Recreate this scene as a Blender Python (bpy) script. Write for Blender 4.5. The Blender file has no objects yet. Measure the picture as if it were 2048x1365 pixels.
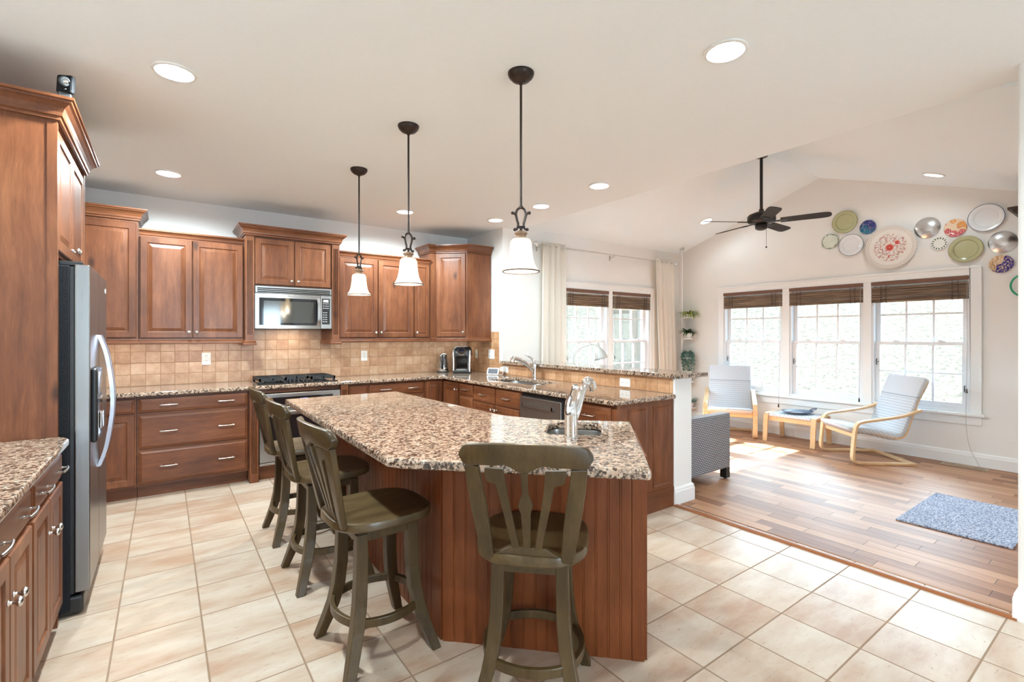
import bpy, math, random
from math import pi, sin, cos, radians, sqrt
from mathutils import Vector as V, Matrix
from mathutils.geometry import tessellate_polygon

random.seed(7)
sc = bpy.context.scene
COL = sc.collection

# ------------------------------------------------------------------ camera, world, sun, exposure
cam_d = bpy.data.cameras.new('camera'); cam = bpy.data.objects.new('camera', cam_d); COL.objects.link(cam)
YAW = radians(54.19)                      # angle of the view direction from +X
cam.location = (0, 0, 1.385)
cam.rotation_euler = (pi/2, 0, YAW - pi/2)
cam_d.sensor_width = 36.0
cam_d.lens = 963.1/2048*36.0
cam_d.shift_y = -12.2/2048
cam_d.clip_start = 0.02
cam_d.clip_end = 300
sc.camera = cam

wd = bpy.data.worlds.new('sky'); sc.world = wd; wd.use_nodes = True
wbg = wd.node_tree.nodes['Background']
wbg.inputs[0].default_value = (0.63, 0.83, 1.0, 1); wbg.inputs[1].default_value = 17.0

sun_d = bpy.data.lights.new('sun', 'SUN'); sun = bpy.data.objects.new('sun', sun_d); COL.objects.link(sun)
sun_d.energy = 48.0; sun_d.angle = radians(0.6); sun_d.color = (1.0, 0.975, 0.935)
sun.rotation_euler = V((0.03, -1.0, -0.80)).to_track_quat('-Z', 'Y').to_euler()
sun.location = (5, 14, 9)

vs = sc.view_settings
vs.view_transform = 'Standard'; vs.look = 'None'; vs.gamma = 1.0; vs.use_curve_mapping = False
vs.exposure = 0.74
cy = sc.cycles
cy.max_bounces = 10; cy.diffuse_bounces = 6; cy.glossy_bounces = 5; cy.transparent_max_bounces = 12
cy.sample_clamp_indirect = 6.0; cy.caustics_reflective = False; cy.caustics_refractive = False

def area(name, loc, direction, sx, sy, power, color=(1, 1, 1), parent=None, spread=180):
    d = bpy.data.lights.new(name, 'AREA'); d.shape = 'RECTANGLE'; d.size = sx; d.size_y = sy
    d.energy = power; d.color = color; d.spread = radians(spread)
    o = bpy.data.objects.new(name, d); COL.objects.link(o)
    o.location = loc; o.rotation_euler = V(direction).to_track_quat('-Z', 'Y').to_euler()
    return o
# portals that guide the sky's light through the two window groups and the added sky-light opening behind the camera
def portal(loc, direction, sx, sy):
    o = area('window_portal', loc, direction, sx, sy, 1.0); o.data.cycles.is_portal = True
portal((7.06, 2.68, 1.28), (-1, 0, 0), 2.8, 1.48)
portal((5.25, 4.99, 1.28), (0, -1, 0), 1.8, 1.48)
portal((1.0, -4.56, 1.41), (0, 1, 0), 1.8, 1.42)
DOWNLIGHT_W = 74; PENDANT_W = 9

# ------------------------------------------------------------------ materials
class NT:
    def __init__(s, name):
        s.m = bpy.data.materials.new(name); s.m.use_nodes = True
        s.t = s.m.node_tree; s.t.nodes.clear()
        s.out = s.t.nodes.new('ShaderNodeOutputMaterial')
        s.b = s.t.nodes.new('ShaderNodeBsdfPrincipled')
        s.t.links.new(s.b.outputs[0], s.out.inputs[0])
    def put(s, sock, val):
        if hasattr(val, 'node'): s.t.links.new(val, sock)
        elif isinstance(val, (tuple, list)) and len(val) == 3 and sock.type == 'RGBA': sock.default_value = (*val, 1)
        else: sock.default_value = val
    def n(s, typ, _out=0, _props=None, **ins):
        nd = s.t.nodes.new('ShaderNode' + typ)
        for k, v in (_props or {}).items(): setattr(nd, k, v)
        for k, v in ins.items():
            key = int(k[1:]) if k[0] == '_' and k[1:].isdigit() else k
            s.put(nd.inputs[key], v)
        return nd.outputs[_out]
    def M(s, op, a, b=0.0, c=0.0):
        return s.n('Math', _props={'operation': op}, _0=a, _1=b, _2=c)
    def mix(s, f, a, b, mode='MIX'):
        nd = s.t.nodes.new('ShaderNodeMix'); nd.data_type = 'RGBA'; nd.blend_type = mode
        s.put(nd.inputs[0], f); s.put(nd.inputs[6], a); s.put(nd.inputs[7], b)
        return nd.outputs[2]
    def ramp(s, f, pts, interp='LINEAR'):
        nd = s.t.nodes.new('ShaderNodeValToRGB'); r = nd.color_ramp; r.interpolation = interp
        while len(r.elements) < len(pts): r.elements.new(0.5)
        for e, (p, c) in zip(r.elements, pts):
            e.position = p; e.color = (*c, 1) if len(c) == 3 else c
        s.put(nd.inputs[0], f); return nd.outputs[0]
    def pos(s): return s.n('NewGeometry', 0)
    def obj(s): return s.n('TexCoord', 3)
    def sep(s, v):
        nd = s.t.nodes.new('ShaderNodeSeparateXYZ'); s.put(nd.inputs[0], v); return nd.outputs
    def comb(s, x, y, z): return s.n('CombineXYZ', _0=x, _1=y, _2=z)
    def scale(s, v, k): return s.n('VectorMath', _props={'operation': 'MULTIPLY'}, _0=v, _1=k)
    def noise(s, v, sc_, det=3.0, rough=0.55, dist=0.0, out=0):
        return s.n('TexNoise', out, Vector=v, Scale=sc_, Detail=det, Roughness=rough, Distortion=dist)
    def bump(s, h, strength=0.2, dist=0.01):
        s.put(s.b.inputs['Normal'], s.n('Bump', Height=h, Strength=strength, Distance=dist))
    def set(s, **k):
        for kk, v in k.items(): s.put(s.b.inputs[kk.replace('_', ' ')], v)
        return s

def srgb(r, g, b):
    f = lambda c: (c/255/12.92) if c/255 <= 0.04045 else ((c/255+0.055)/1.055)**2.4
    return (f(r), f(g), f(b))

def plain(name, col, rough=0.5, metal=0.0, coat=0.0, noise=0.0, nscale=20, bump=0.0):
    t = NT(name); c = col
    if noise:
        f = t.noise(t.obj(), nscale, 3)
        c = t.mix(f, tuple(x*(1-noise) for x in col), tuple(min(1, x*(1+noise)) for x in col))
    t.set(Base_Color=c, Roughness=rough, Metallic=metal)
    if coat: t.set(Coat_Weight=coat, Coat_Roughness=0.08)
    if bump: t.bump(t.noise(t.obj(), nscale*3, 4), bump, 0.004)
    return t.m

def wood(name, dark, mid, light, axis, rough=0.40, coat=0.12, knots=True, grain=1.0, objc=False, blotch=0.62):
    t = NT(name); p = t.obj() if objc else t.pos()
    st = {'x': (1.2, 14, 14), 'y': (14, 1.2, 14), 'z': (14, 14, 1.2)}[axis]
    warp = t.noise(p, 2.2, 2, out=1)
    pw = t.n('VectorMath', _props={'operation': 'MULTIPLY_ADD'}, _0=warp, _1=(0.07, 0.07, 0.07), _2=p)
    ps = t.scale(pw, st)
    g1 = t.noise(ps, 1.6*grain, 5, 0.62)
    g2 = t.noise(t.scale(pw, tuple(a*4.5 for a in st)), 2.0*grain, 3, 0.6)
    bl = t.noise(t.scale(p, {'x': (0.6, 1.6, 1.6), 'y': (1.6, 0.6, 1.6), 'z': (1.6, 1.6, 0.6)}[axis]), 2.3, 3, 0.6)
    f = t.M('ADD', t.M('MULTIPLY', g1, 0.40), t.M('MULTIPLY', bl, blotch))
    f = t.M('ADD', f, t.M('MULTIPLY', g2, 0.22))
    c = t.ramp(f, [(0.40, dark), (0.62, mid), (0.82, light)])
    if knots:
        vz = t.n('TexVoronoi', 0, Vector=t.scale(pw, {'x': (2.4, 5, 5), 'y': (5, 2.4, 5), 'z': (5, 5, 2.4)}[axis]), Scale=1.0, Randomness=1.0)
        k = t.n('MapRange', Value=vz, _1=0.05, _2=0.16, _3=1.0, _4=0.0)
        sel = t.M('GREATER_THAN', t.noise(p, 1.3, 1), 0.47)
        c = t.mix(t.M('MULTIPLY', t.M('MULTIPLY', k, sel), 0.75), c, tuple(x*0.25 for x in dark))
    t.set(Base_Color=c, Roughness=rough, Specular_IOR_Level=0.35, Coat_Weight=coat*0.6, Coat_Roughness=0.18)
    t.bump(g2, 0.04, 0.002)
    return t.m

CD, CM, CL = srgb(74, 39, 21), srgb(108, 62, 36), srgb(138, 87, 56)
W_Z = wood('stained_maple', CD, CM, CL, 'z')
W_X = wood('stained_maple_along_x', CD, CM, CL, 'x')
W_Y = wood('stained_maple_along_y', CD, CM, CL, 'y')
W_IS = wood('stained_maple_beadboard', srgb(90, 43, 18), srgb(120, 62, 29), srgb(140, 77, 40), 'z', knots=False)
W_ST = wood('olive_brown_oak', srgb(46, 34, 17), srgb(72, 55, 31), srgb(92, 73, 45), 'z', knots=False, objc=True, rough=0.36, coat=0.2)
W_SS = wood('olive_brown_oak_seat', srgb(44, 32, 16), srgb(74, 57, 33), srgb(100, 81, 52), 'y', knots=False, objc=True, rough=0.36, coat=0.2)
W_BIRCH = wood('birch_veneer', srgb(214, 176, 132), srgb(230, 197, 156), srgb(240, 214, 180), 'x', knots=False, objc=True, rough=0.4, coat=0.1, blotch=0.3)

def granite():
    t = NT('speckled_granite'); p = t.pos()
    w = t.noise(p, 40, 3, out=1)
    pw = t.n('VectorMath', _props={'operation': 'MULTIPLY_ADD'}, _0=w, _1=(0.014, 0.014, 0.014), _2=p)
    d = t.n('TexVoronoi', 0, _props={'feature': 'DISTANCE_TO_EDGE'}, Vector=pw, Scale=88.0)
    nd = t.t.nodes.new('ShaderNodeTexVoronoi'); t.put(nd.inputs['Vector'], pw); nd.inputs['Scale'].default_value = 88.0
    r = t.sep(nd.outputs['Color'])[0]
    blob = t.ramp(r, [(0.0, srgb(28, 26, 25)), (0.20, srgb(66, 56, 50)), (0.28, srgb(168, 146, 128)), (0.6, srgb(210, 186, 164)), (0.85, srgb(200, 166, 140)), (1.0, srgb(226, 212, 196))])
    blob = t.mix(t.M('MULTIPLY', t.noise(p, 160, 4, 0.7), 0.55), blob, srgb(120, 88, 68))
    edge = t.n('MapRange', Value=d, _1=0.04, _2=0.20, _3=0.8, _4=0.0)
    dark = t.n('MapRange', Value=t.noise(p, 72, 3, 0.62), _1=0.54, _2=0.63, _3=0.0, _4=0.92)
    patch = t.n('MapRange', Value=t.noise(p, 22, 3, 0.6), _1=0.46, _2=0.62, _3=0.05, _4=1.0)
    c = t.mix(t.M('MAXIMUM', t.M('MULTIPLY', edge, patch), dark), blob, srgb(24, 20, 20))
    t.set(Base_Color=c, Roughness=0.07, Specular_IOR_Level=0.6, Coat_Weight=0.3, Coat_Roughness=0.03)
    return t.m
GRANITE = granite()

def tile_mat(name, plane, x0, px, y0, py, gw, cols, grout, rough, mott, mscale, bump=0.5, stretch=(1, 1, 1)):
    """square tiles on the world plane given by two letters"""
    t = NT(name); p = t.pos(); s = t.sep(p); ax = {'x': 0, 'y': 1, 'z': 2}
    def cell(sock, o, per):
        v = t.M('DIVIDE', t.M('SUBTRACT', sock, o), per)
        return t.M('FLOOR', v), t.M('MULTIPLY', t.M('MINIMUM', t.M('FRACT', v), t.M('SUBTRACT', 1.0, t.M('FRACT', v))), per)
    ia, da = cell(s[ax[plane[0]]], x0, px); ib, db = cell(s[ax[plane[1]]], y0, py)
    dm = t.M('MINIMUM', da, db)
    g = t.n('MapRange', Value=dm, _1=gw*0.35, _2=gw*0.65, _3=1.0, _4=0.0)
    rnd = t.n('TexWhiteNoise', 0, _props={'noise_dimensions': '3D'}, Vector=t.comb(ia, ib, 3.3))
    off = t.comb(t.M('MULTIPLY', rnd, 7.0), t.M('MULTIPLY', rnd, 3.0), 0.0)
    pv = t.n('VectorMath', _props={'operation': 'ADD'}, _0=t.scale(p, stretch), _1=off)
    n1 = t.noise(pv, mscale, 4, 0.62); n2 = t.noise(pv, mscale*7, 4, 0.7)
    f = t.M('ADD', t.M('MULTIPLY', n1, 0.75), t.M('MULTIPLY', t.M('SUBTRACT', rnd, 0.5), 0.16))
    f = t.M('ADD', f, 0.08)
    c = t.ramp(f, [(0.30, cols[0]), (0.48, cols[1]), (0.66, cols[2])])
    spk = t.n('MapRange', Value=n2, _1=0.60, _2=0.72, _3=0.0, _4=mott)
    c = t.mix(spk, c, cols[3])
    c = t.mix(g, c, grout)
    t.set(Base_Color=c, Roughness=t.mix(g, (rough,)*3, (0.8,)*3))
    h = t.M('SUBTRACT', t.M('MULTIPLY', n2, 0.08), g)
    t.bump(h, bump, 0.003)
    return t.m
FLOOR_TILE = tile_mat('beige_floor_tile', 'xy', 0.157-0.335*20, 0.3345, 2.82-0.3325*20, 0.3325, 0.007,
    [srgb(180, 146, 121), srgb(199, 178, 158), srgb(211, 197, 181), srgb(160, 130, 107)], srgb(150, 122, 98), 0.30, 0.85, 5.0, 0.5, (0.55, 1.5, 1))
BS = [srgb(170, 128, 98), srgb(192, 154, 122), srgb(206, 174, 146), srgb(140, 104, 78)]
TILE_B = tile_mat('tan_wall_tile', 'xz', 0.193-0.1125*40, 0.1125, 0.905-0.107*10, 0.107, 0.005, BS, srgb(166, 130, 98), 0.35, 0.45, 9.0)
TILE_R = tile_mat('tan_wall_tile_side', 'yz', 4.92-0.118*40, 0.118, 0.905-0.107*10, 0.107, 0.004, [srgb(170, 124, 88), srgb(196, 150, 112), srgb(210, 168, 130), srgb(150, 106, 74)], srgb(150, 112, 82), 0.35, 0.45, 9.0)

def plank_mat():
    t = NT('hickory_plank_floor'); s = t.sep(t.pos())
    row = t.M('DIVIDE', s[0], 0.098); ir = t.M('FLOOR', row); fr = t.M('FRACT', row)
    rnd = t.n('TexWhiteNoise', 0, _props={'noise_dimensions': '1D'}, W=ir)
    ly = t.M('ADD', t.M('DIVIDE', s[1], 0.62), t.M('MULTIPLY', rnd, 9.7)); il = t.M('FLOOR', ly); fl = t.M('FRACT', ly)
    d1 = t.M('MULTIPLY', t.M('MINIMUM', fr, t.M('SUBTRACT', 1.0, fr)), 0.098)
    d2 = t.M('MULTIPLY', t.M('MINIMUM', fl, t.M('SUBTRACT', 1.0, fl)), 0.62)
    g = t.n('MapRange', Value=t.M('MINIMUM', d1, d2), _1=0.0008, _2=0.0028, _3=1.0, _4=0.0)
    r2 = t.n('TexWhiteNoise', 0, _props={'noise_dimensions': '2D'}, Vector=t.comb(ir, il, 0.0))
    pv = t.n('VectorMath', _props={'operation': 'ADD'}, _0=t.scale(t.pos(), (16, 1.3, 1)), _1=t.comb(t.M('MULTIPLY', r2, 31.0), t.M('MULTIPLY', r2, 17.0), 0.0))
    g1 = t.noise(pv, 1.5, 5, 0.65, 0.6)
    f = t.M('ADD', t.M('MULTIPLY', g1, 0.6), t.M('MULTIPLY', r2, 0.45))
    c = t.ramp(f, [(0.22, srgb(122, 78, 52)), (0.5, srgb(164, 116, 84)), (0.78, srgb(192, 146, 112))])
    c = t.mix(t.M('MULTIPLY', g, 0.75), c, srgb(50, 28, 18))
    t.set(Base_Color=c, Roughness=0.44, Specular_IOR_Level=0.34)
    t.bump(t.M('ADD', t.M('MULTIPLY', g, -1.0), t.M('MULTIPLY', t.noise(t.scale(t.pos(), (6, 1.5, 1)), 4, 2), 0.35)), 0.3, 0.004)
    return t.m
PLANK = plank_mat()

PAINT = plain('cream_wall_paint', (0.84, 0.825, 0.80), 0.75, noise=0.02, nscale=3, bump=0.03)
CEIL = plain('matte_ceiling_paint', (0.89, 0.93, 0.95), 0.9, noise=0.02, nscale=40, bump=0.05)
VAULT = plain('white_vault_paint', (0.86, 0.935, 0.975), 0.85, noise=0.01, nscale=10)
TRIM = plain('white_trim_paint', (0.84, 0.84, 0.83), 0.35, coat=0.15)
VINYL = plain('white_window_vinyl', (0.80, 0.81, 0.83), 0.4)
def steel(name, col, rough, axis):
    t = NT(name)
    st = {'x': (2, 160, 160), 'y': (160, 2, 160), 'z': (160, 160, 2)}[axis]
    n_ = t.noise(t.scale(t.pos(), st), 1.0, 2)
    t.set(Base_Color=t.mix(n_, tuple(c*0.9 for c in col), col), Metallic=1.0, Roughness=t.M('ADD', rough-0.05, t.M('MULTIPLY', n_, 0.1)))
    return t.m
STEEL = steel('brushed_steel', (0.42, 0.41, 0.40), 0.30, 'x')
STEEL_Y = steel('brushed_steel_fridge', (0.30, 0.295, 0.29), 0.30, 'z')
STEEL_DW = steel('brushed_steel_dark', (0.40, 0.36, 0.33), 0.34, 'y')
CHROME = plain('polished_chrome', (0.80, 0.80, 0.80), 0.07, 1.0)
NICKEL = plain('satin_nickel', (0.66, 0.63, 0.60), 0.25, 1.0)
ALU = plain('hammered_aluminium', (0.66, 0.66, 0.66), 0.27, 1.0, noise=0.15, nscale=6, bump=0.12)
BLACK = plain('black_plastic', (0.012, 0.012, 0.013), 0.35)
BLACKTEX = plain('black_pebbled_side', (0.008, 0.008, 0.010), 0.55, noise=0.3, nscale=60, bump=0.6)
BLACKTEX.node_tree.nodes['Principled BSDF'].inputs['Specular IOR Level'].default_value = 0.22
IRON = plain('black_cast_iron', (0.016, 0.016, 0.017), 0.55, noise=0.3, nscale=60, bump=0.2)
DGLASS = plain('dark_glass', (0.010, 0.010, 0.011), 0.06, coat=0.5)
MWGLASS = plain('grey_mirror_glass', (0.085, 0.082, 0.075), 0.10, 0.5)
BLACKM = NT('matte_black_recess').set(Base_Color=(0.012, 0.012, 0.012), Roughness=0.9, Specular_IOR_Level=0.1).m
BRONZE = plain('oil_rubbed_bronze', (0.035, 0.022, 0.017), 0.38, 0.55)
FANM = plain('dark_fan_bronze', (0.022, 0.017, 0.015), 0.42, 0.3)
FANB = plain('dark_fan_blade', (0.022, 0.017, 0.014), 0.75, noise=0.2, nscale=14)
WHITEP = plain('white_plastic', (0.82, 0.81, 0.79), 0.35)
IVORY = plain('ivory_plastic', (0.74, 0.70, 0.54), 0.4)
SCREEN = plain('dark_blue_screen', (0.012, 0.012, 0.030), 0.4)
GREYM = plain('grey_lamp_metal', (0.52, 0.52, 0.49), 0.45, 0.2)
DKBLUE = plain('slate_blue_glaze', (0.10, 0.13, 0.20), 0.25)
SOIL = plain('potting_soil', (0.03, 0.02, 0.013), 0.9)
POT = plain('white_glazed_pot', (0.80, 0.80, 0.78), 0.3)
DARKWOOD = plain('dark_shelf_wood', (0.05, 0.025, 0.015), 0.4, noise=0.2)
REDTRAY = plain('red_saucer', (0.55, 0.12, 0.16), 0.4)
GRILLE = plain('tan_floor_grille', (0.50, 0.38, 0.26), 0.5)
LEAD = plain('silver_toe_trim', (0.5, 0.5, 0.5), 0.35, 0.9)

def leaf_mat(name, a, b):
    t = NT(name); f = t.noise(t.obj(), 30, 3)
    t.set(Base_Color=t.mix(f, a, b), Roughness=0.45, Transmission_Weight=0.0)
    return t.m
LEAF1 = leaf_mat('variegated_leaf', srgb(70, 110, 40), srgb(190, 196, 90))
LEAF2 = leaf_mat('dark_green_leaf', srgb(34, 66, 40), srgb(78, 112, 70))
LEAF3 = leaf_mat('blue_green_leaf', srgb(64, 108, 92), srgb(132, 168, 156))
LEAF4 = leaf_mat('round_green_leaf', srgb(44, 92, 50), srgb(110, 150, 90))

def glass_pane():
    t = NT('window_glass'); t.t.nodes.remove(t.b)
    tr = t.n('BsdfTransparent', Color=(0.96, 0.98, 0.97)); gl = t.n('BsdfGlossy', Color=(1, 1, 1), Roughness=0.02)
    fr = t.n('Fresnel', IOR=1.35)
    mx = t.n('MixShader', _0=t.M('MULTIPLY', fr, 0.8), _1=tr, _2=gl)
    t.t.links.new(mx, t.out.inputs[0]); return t.m
GLASS = glass_pane()
def clear_glass():
    t = NT('clear_vessel_glass'); t.t.nodes.remove(t.b)
    tr = t.n('BsdfTransparent', Color=(0.66, 0.70, 0.75)); gl = t.n('BsdfGlossy', Color=(1, 1, 1), Roughness=0.03)
    mx = t.n('MixShader', _0=t.M('ADD', t.M('MULTIPLY', t.n('LayerWeight', 1, Blend=0.4), 0.6), 0.16), _1=tr, _2=gl)
    t.t.links.new(mx, t.out.inputs[0]); return t.m
VESSEL = clear_glass()
def emit(name, col, k):
    t = NT(name); t.set(Base_Color=(0.8, 0.8, 0.8), Emission_Color=col, Emission_Strength=k); return t.m
BULB = emit('lit_bulb', (1.0, 0.98, 0.95), 2.6)
PBULB = emit('lit_pendant_bulb', (1.0, 0.90, 0.74), 12.0)
DISPLAY = emit('blue_display_digits', (0.10, 0.16, 1.0), 2.5)
CLOCKLIT = emit('pale_display', (0.55, 0.60, 0.50), 0.35)
def shade_glass():
    t = NT('frosted_shade_glass'); t.t.nodes.remove(t.b)
    tl = t.n('BsdfTranslucent', Color=(0.82, 0.73, 0.60)); df = t.n('BsdfDiffuse', Color=(0.78, 0.70, 0.60))
    tp = t.n('BsdfTransparent', Color=(1, 0.95, 0.88))
    gl = t.n('BsdfGlossy', Color=(1, 1, 1), Roughness=0.12)
    a = t.n('MixShader', _0=0.60, _1=df, _2=tl)
    b = t.n('MixShader', _0=0.20, _1=a, _2=tp)
    c = t.n('MixShader', _0=0.05, _1=b, _2=gl)
    t.t.links.new(c, t.out.inputs[0]); return t.m
SHADE = shade_glass()

def curtain_mat():
    t = NT('cream_curtain_linen'); t.t.nodes.remove(t.b)
    f = t.noise(t.scale(t.pos(), (300, 300, 60)), 1.0, 2)
    c = t.mix(f, (0.92, 0.87, 0.80), (0.97, 0.93, 0.87))
    a = t.n('MixShader', _0=0.42, _1=t.n('BsdfDiffuse', Color=c), _2=t.n('BsdfTranslucent', Color=c))
    t.t.links.new(a, t.out.inputs[0]); return t.m
CURTAIN = curtain_mat()
def bamboo():
    t = NT('woven_bamboo'); s = t.sep(t.pos())
    f = t.noise(t.comb(t.M('MULTIPLY', s[0], 3.0), t.M('MULTIPLY', s[1], 3.0), t.M('MULTIPLY', s[2], 260.0)), 1.0, 2, 0.7)
    c = t.ramp(f, [(0.35, srgb(58, 42, 32)), (0.52, srgb(112, 88, 66)), (0.68, srgb(160, 132, 104))])
    t.set(Base_Color=c, Roughness=0.6); t.bump(f, 0.4, 0.003); return t.m
BAMBOO = bamboo()
HEADRAIL = plain('brown_headrail', srgb(112, 76, 58), 0.5)
CORD = plain('blind_cord', (0.45, 0.43, 0.40), 0.7)
def wicker():
    t = NT('grey_wicker'); s = t.sep(t.pos())
    u = t.M('ADD', s[0], s[1])
    row = t.M('MULTIPLY', s[2], 62.0); ir = t.M('FLOOR', row)
    col = t.M('ADD', t.M('MULTIPLY', u, 34.0), t.M('MULTIPLY', t.M('MODULO', ir, 2.0), 0.5))
    a = t.M('ABSOLUTE', t.M('SUBTRACT', t.M('FRACT', row), 0.5)); b = t.M('ABSOLUTE', t.M('SUBTRACT', t.M('FRACT', col), 0.5))
    h = t.M('SUBTRACT', 1.0, t.M('ADD', t.M('MULTIPLY', a, 1.6), t.M('MULTIPLY', t.M('POWER', b, 2.0), 2.4)))
    c = t.ramp(h, [(0.12, srgb(58, 57, 60)), (0.45, srgb(134, 132, 136)), (0.8, srgb(196, 194, 198))])
    t.set(Base_Color=c, Roughness=0.55); t.bump(h, 0.6, 0.006); return t.m
WICKER = wicker()
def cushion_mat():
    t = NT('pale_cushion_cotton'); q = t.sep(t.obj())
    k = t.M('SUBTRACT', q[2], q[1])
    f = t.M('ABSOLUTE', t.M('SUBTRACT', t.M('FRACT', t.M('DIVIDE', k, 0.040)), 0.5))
    groove_shade = t.n('MapRange', Value=f, _1=0.02, _2=0.16, _3=1.0, _4=0.0)  # shade of the quilting grooves, painted as grey stripes
    groove_shade = t.M('MULTIPLY', groove_shade, t.M('LESS_THAN', q[2], 0.70))
    seam_shade = t.n('MapRange', Value=t.M('ABSOLUTE', t.M('SUBTRACT', q[2], 0.715)), _1=0.003, _2=0.009, _3=1.0, _4=0.0)  # shade at the headrest step, painted as a dark band
    c = t.mix(t.M('MAXIMUM', t.M('MULTIPLY', groove_shade, 0.8), seam_shade), (0.62, 0.64, 0.68), (0.36, 0.39, 0.45))
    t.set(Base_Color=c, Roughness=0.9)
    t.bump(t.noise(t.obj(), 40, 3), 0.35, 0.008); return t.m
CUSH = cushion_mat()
SOFAC = plain('light_grey_sofa_fabric', (0.55, 0.55, 0.56), 0.9, noise=0.05, nscale=60)
def rug_mat():
    t = NT('blue_grey_pile'); f = t.noise(t.pos(), 95, 2, 0.8)
    g = t.noise(t.pos(), 5, 3)
    c = t.ramp(f, [(0.34, srgb(60, 72, 104)), (0.46, srgb(150, 162, 190)), (0.58, srgb(226, 230, 242))])
    c = t.mix(t.M('MULTIPLY', g, 0.3), c, srgb(90, 100, 130))
    t.set(Base_Color=c, Roughness=0.95); t.bump(f, 0.9, 0.012); return t.m
RUG = rug_mat()
def lawn_mat():
    t = NT('dry_pale_grass'); p = t.pos()
    f = t.noise(p, 11.0, 5, 0.78); g = t.noise(p, 0.7, 3)
    c = t.ramp(f, [(0.38, (0.019, 0.018, 0.0145)), (0.46, (0.034, 0.031, 0.0265)), (0.60, (0.048, 0.043, 0.037))])
    c = t.mix(t.M('MULTIPLY', g, 0.25), c, (0.034, 0.031, 0.025))
    t.set(Base_Color=c, Roughness=0.95, Specular_IOR_Level=0.0); return t.m
LAWN = lawn_mat()

# plates
def plate_mat(name, base, fn=None, rough=0.18, metal=0.0):
    """fn(t, r, ang, x, y) -> colour socket; r measured in object units of a unit-radius plate"""
    t = NT(name)
    c = base
    if fn:
        s = t.sep(t.obj()); x, y = s[1], s[2]
        r = t.M('SQRT', t.M('ADD', t.M('MULTIPLY', x, x), t.M('MULTIPLY', y, y)))
        an = t.M('ARCTAN2', y, x)
        c = fn(t, r, an, x, y)
    t.set(Base_Color=c, Roughness=rough, Metallic=metal, Coat_Weight=0.2)
    return t.m

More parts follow.
